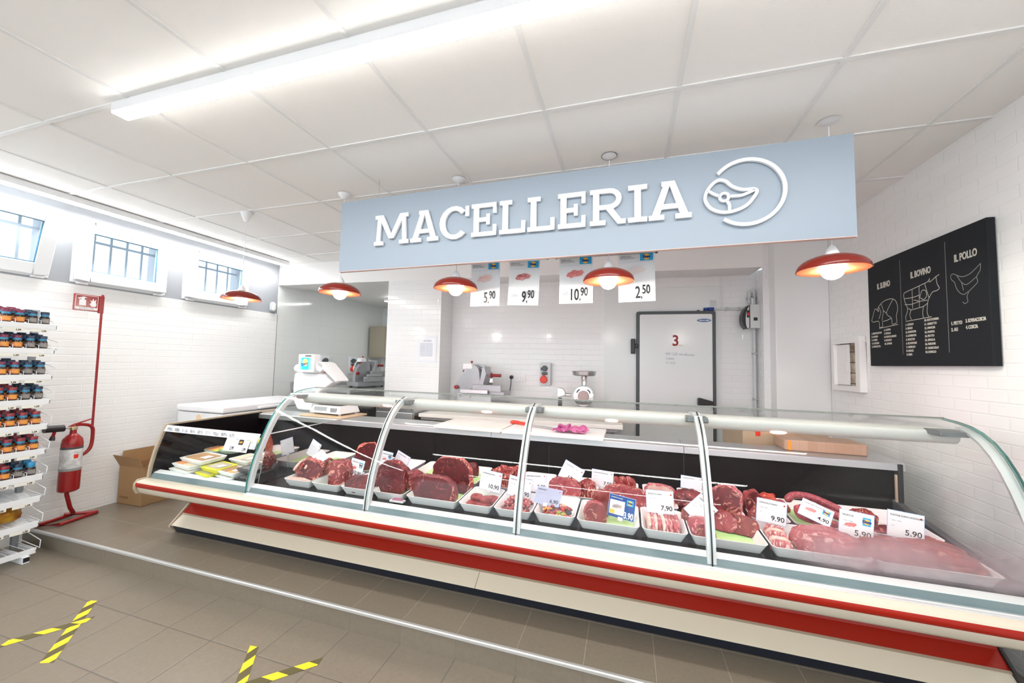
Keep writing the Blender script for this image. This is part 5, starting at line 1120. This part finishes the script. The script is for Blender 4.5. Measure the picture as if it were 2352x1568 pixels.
card('pale card with a meat picture and logo half behind the mist reading 5,90', .985, 2.10, .622, .118, .115, '5,90', .10, .1, logo_=True, title='SALSICCIA')
card('card titled PUNTINE reading 5.90 at the right end', 1.205, 2.18, .622, .122, .112, '5.90', .08, .1, title='PUNTINE SUINO NOSTRANO')
# ---- self service end: packed trays
FILM = mat('pack_film', (.75, .75, .74), .12)
def pack(label, x, y, w, d, h, shell, fill, rz, z=0, lab=False, oval=False, tilt=0):
    t = thing('food_pack', label, 'packaged food', (x, y, dzt(y)+z), (SL+tilt, 0, rz), 'packed trays at the self service end')
    if oval: P = [(p[0], p[1]) for p in arc(0, 0, w/2, 0, 360, 24, d/2)][:-1]; Q = [(a*.84, b*.84) for a, b in P]; R = [(a*.80, b*.80) for a, b in P]
    else: P = rrect(w, d, .018); Q = rrect(w-.03, d-.03, .012); R = rrect(w-.05, d-.05, .012)
    n = len(P); vs = [(a, b, 0) for a, b in Q]+[(a, b, h) for a, b in P]+[(a, b, h+.002) for a, b in P]+[(a, b, h+.001) for a, b in R]
    MB().add(vs, [(i*n+k, i*n+(k+1) % n, (i+1)*n+(k+1) % n, (i+1)*n+k) for i in range(3) for k in range(n)]+[tuple(range(n)), tuple(3*n+k for k in range(n))]).build('shell', shell, t, smooth=True)
    k = len(fill)
    if k == 1: MB().prism(R, 'z', h+.0012, h+.0035).build('contents', fill[0], t)
    else:
        xs_ = [max(-w/2, -w/2+.02+(w-.04)*i/k) for i in range(k+1)]
        for i in range(k):
            s_ = .40 if oval else .42; MB().prism(rrect((xs_[i+1]-xs_[i])*.94, d*2*s_*.86 if not oval else d*.6, .01), 'z', h+.0012, h+.006, M=Matrix.Translation(((xs_[i]+xs_[i+1])/2, 0, 0))).build('contents', fill[i], t)
    if lab: MB().box(w*.08, w*.34, -d*.2, d*.12, h+.006, h+.0068).build('sticker', PAPER, t)
    return t
BR = mat('breaded_brown', (.42, .22, .09), .6, col2=(.52, .30, .14), vscale=30, bump=.5, bscale=80); OR = mat('orange_slices', (.78, .22, .06), .45, col2=(.82, .42, .16), vscale=25); YP = mat('yellow_pack', (.72, .70, .03), .35); YF_ = mat('yellow_food', (.85, .70, .02), .4, col2=(.70, .75, .05), vscale=30)
PL = mat('pale_slices', (.78, .66, .52), .5, col2=(.70, .55, .36), vscale=20); GRC = mat('grey_cutlets', (.55, .50, .40), .5, col2=(.46, .42, .30), vscale=20); DKM = mat('dark_seafood', (.10, .10, .11), .3, col2=(.45, .42, .40), vscale=30); BRN = mat('brown_mix', (.30, .16, .10), .5, col2=(.55, .25, .12), vscale=26)
WT = FOAM
pack('white pack at the bottom of the left stack', -3.00, 1.99, .24, .16, .028, WT, [PL], -.15, 0)
pack('white pack of orange slices in the middle of the left stack', -3.00, 2.0, .23, .155, .026, WT, [OR, PL], -.18, .034)
pack('wide pack of breaded brown cutlets with a white sticker on the left stack', -2.96, 2.05, .27, .18, .026, WT, [BR], -.12, .066, True)
pack('yellow pack at the bottom of the yellow stack', -2.77, 1.975, .18, .13, .026, YP, [GRC], -.2, 0)
pack('yellow pack of grey cutlets with a sticker, front middle', -2.745, 2.01, .20, .15, .028, YP, [GRC], -.16, .032, True)
pack('second yellow pack behind the front yellow stack', -2.64, 2.08, .17, .13, .026, YP, [GRC], -.1, .02)
pack('white pack at the front right of the self service end', -2.585, 1.975, .18, .12, .024, WT, [GRC], -.2, 0)
pack('white pack of breaded food under an orange corner at the front right', -2.575, 1.99, .18, .13, .024, WT, [BR, OR], -.12, .030, True)
pack('black pack of dark seafood by the divider', -2.415, 1.995, .16, .13, .026, mat('black_pack', (.03, .03, .035), .3), [DKM], -.1, .058)
pack('black pack under the dark seafood', -2.42, 1.995, .17, .14, .024, MC['black_pack'], [DKM], -.05, 0)
pack('round dish with brown and yellow food, left one of the round dishes', -3.06, 2.22, .20, .16, .022, mat('glass_dish_green', (.40, .50, .38), .2), [BRN, OR, YF_], -.1, .075, oval=True)
pack('round dish half filled with bright yellow food', -2.93, 2.23, .18, .15, .024, MC['glass_dish_green'], [YF_, YP], -.1, .083, oval=True)
pack('round dish with brown and yellow food at the back, topmost', -2.90, 2.42, .24, .17, .022, MC['glass_dish_green'], [BRN, YF_, YF_], -.1, .105, oval=True)
pack('round dish under the topmost one at the back', -2.90, 2.42, .23, .17, .022, MC['glass_dish_green'], [GRC], -.1, .075, oval=True)
pack('white pack of pale food in the middle of the self service end', -2.68, 2.17, .22, .16, .026, WT, [PL, GRC], -.14, .05, True)
pack('white pack of orange slices at the right of the middle', -2.56, 2.28, .20, .13, .026, WT, [OR], -.2, .065)
pack('white pack with orange slices leaning on others by the divider', -2.42, 2.20, .18, .15, .024, WT, [OR, PL], -.3, .105, tilt=.15)
pack('white pack under the leaning one by the divider', -2.43, 2.15, .18, .14, .024, WT, [BR, OR], -.2, .065)
bx_ = thing('inner_riser', 'low black riser under the rear packs at the self service end', 'riser', (-2.88, 2.40, dzt(2.40)+.001), (SL, 0, 0))
MB().box(-.26, .26, -.16, .20, 0, .045).build('riser', DECK, bx_, bevel=.004)
# cards clipped to the price strip of the self service end
pc = thing('offer_card', 'white offer card with two prices, 2,99 and 1,99, clipped to the price strip', 'price card', (-2.47, 1.918, .735), (radians(-20), 0, 0))
MB().box(-.108, .100, -.001, .001, -.05, .05).build('sheet', PAPER, pc)
text('2,99', .030, INK, pc, (-.035, -.0015, -.040), align='CENTER', sx=.65, bold=.0006, name='price'); text('1,99', .030, INK, pc, (.070, -.0015, -.042), align='CENTER', sx=.65, bold=.0006, name='price')
steakpic(pc, -.075, .012, .022, mat('print_cheese', (.80, .76, .55), .6), 3); MB().prism(rrect(.040, .034, .006), 'y', -.0022, -.0012, M=Matrix.Translation((.028, 0, .012))).build('pack_picture', mat('print_black', (.03, .025, .02), .5), pc); steakpic(pc, .028, .012, .014, mat('print_orange', (.85, .38, .04), .6), 4).location.y = -.0026
logo(pc, -.012, .036, .022, .016); logo(pc, .082, .036, .022, .016)
pc2 = thing('offer_card', 'dark striped offer card next to the divider on the price strip', 'price card', (-2.335, 1.920, .745), (radians(-20), 0, 0))
MB().box(-.025, .025, -.001, .001, -.035, .035).build('sheet', mat('grey_print', (.42, .46, .52), .5, col2=(.8, .82, .84), vscale=60), pc2)
LPR = mat('label_print', (.72, .73, .75), .5, col2=(.30, .31, .34), vscale=35)
for k in range(9):
    x = -3.15+.075*k; MB().box(x, x+.045, 1.9200, 1.9225, .775, .797).build('shelf_label', LPR, ct)
# small things on the front lip
for k, (x, l) in enumerate(((-1.27, 'small pink and black price rail tag on the front lip right of the second rib'), (-3.02, 'small dark price rail tag on the front lip at the left end'))):
    t = thing('rail_tag', l, 'tag', (x, 1.97, .4905), (0, 0, 0)); MB().box(-.045, .045, -.018, .018, 0, .010).build('base', LGREY, t, bevel=.002); MB().box(-.032, .034, -.012, .014, .010, .015).build('top', mat('tag_pink', (.42, .14, .22), .4) if k == 0 else DGREY, t)
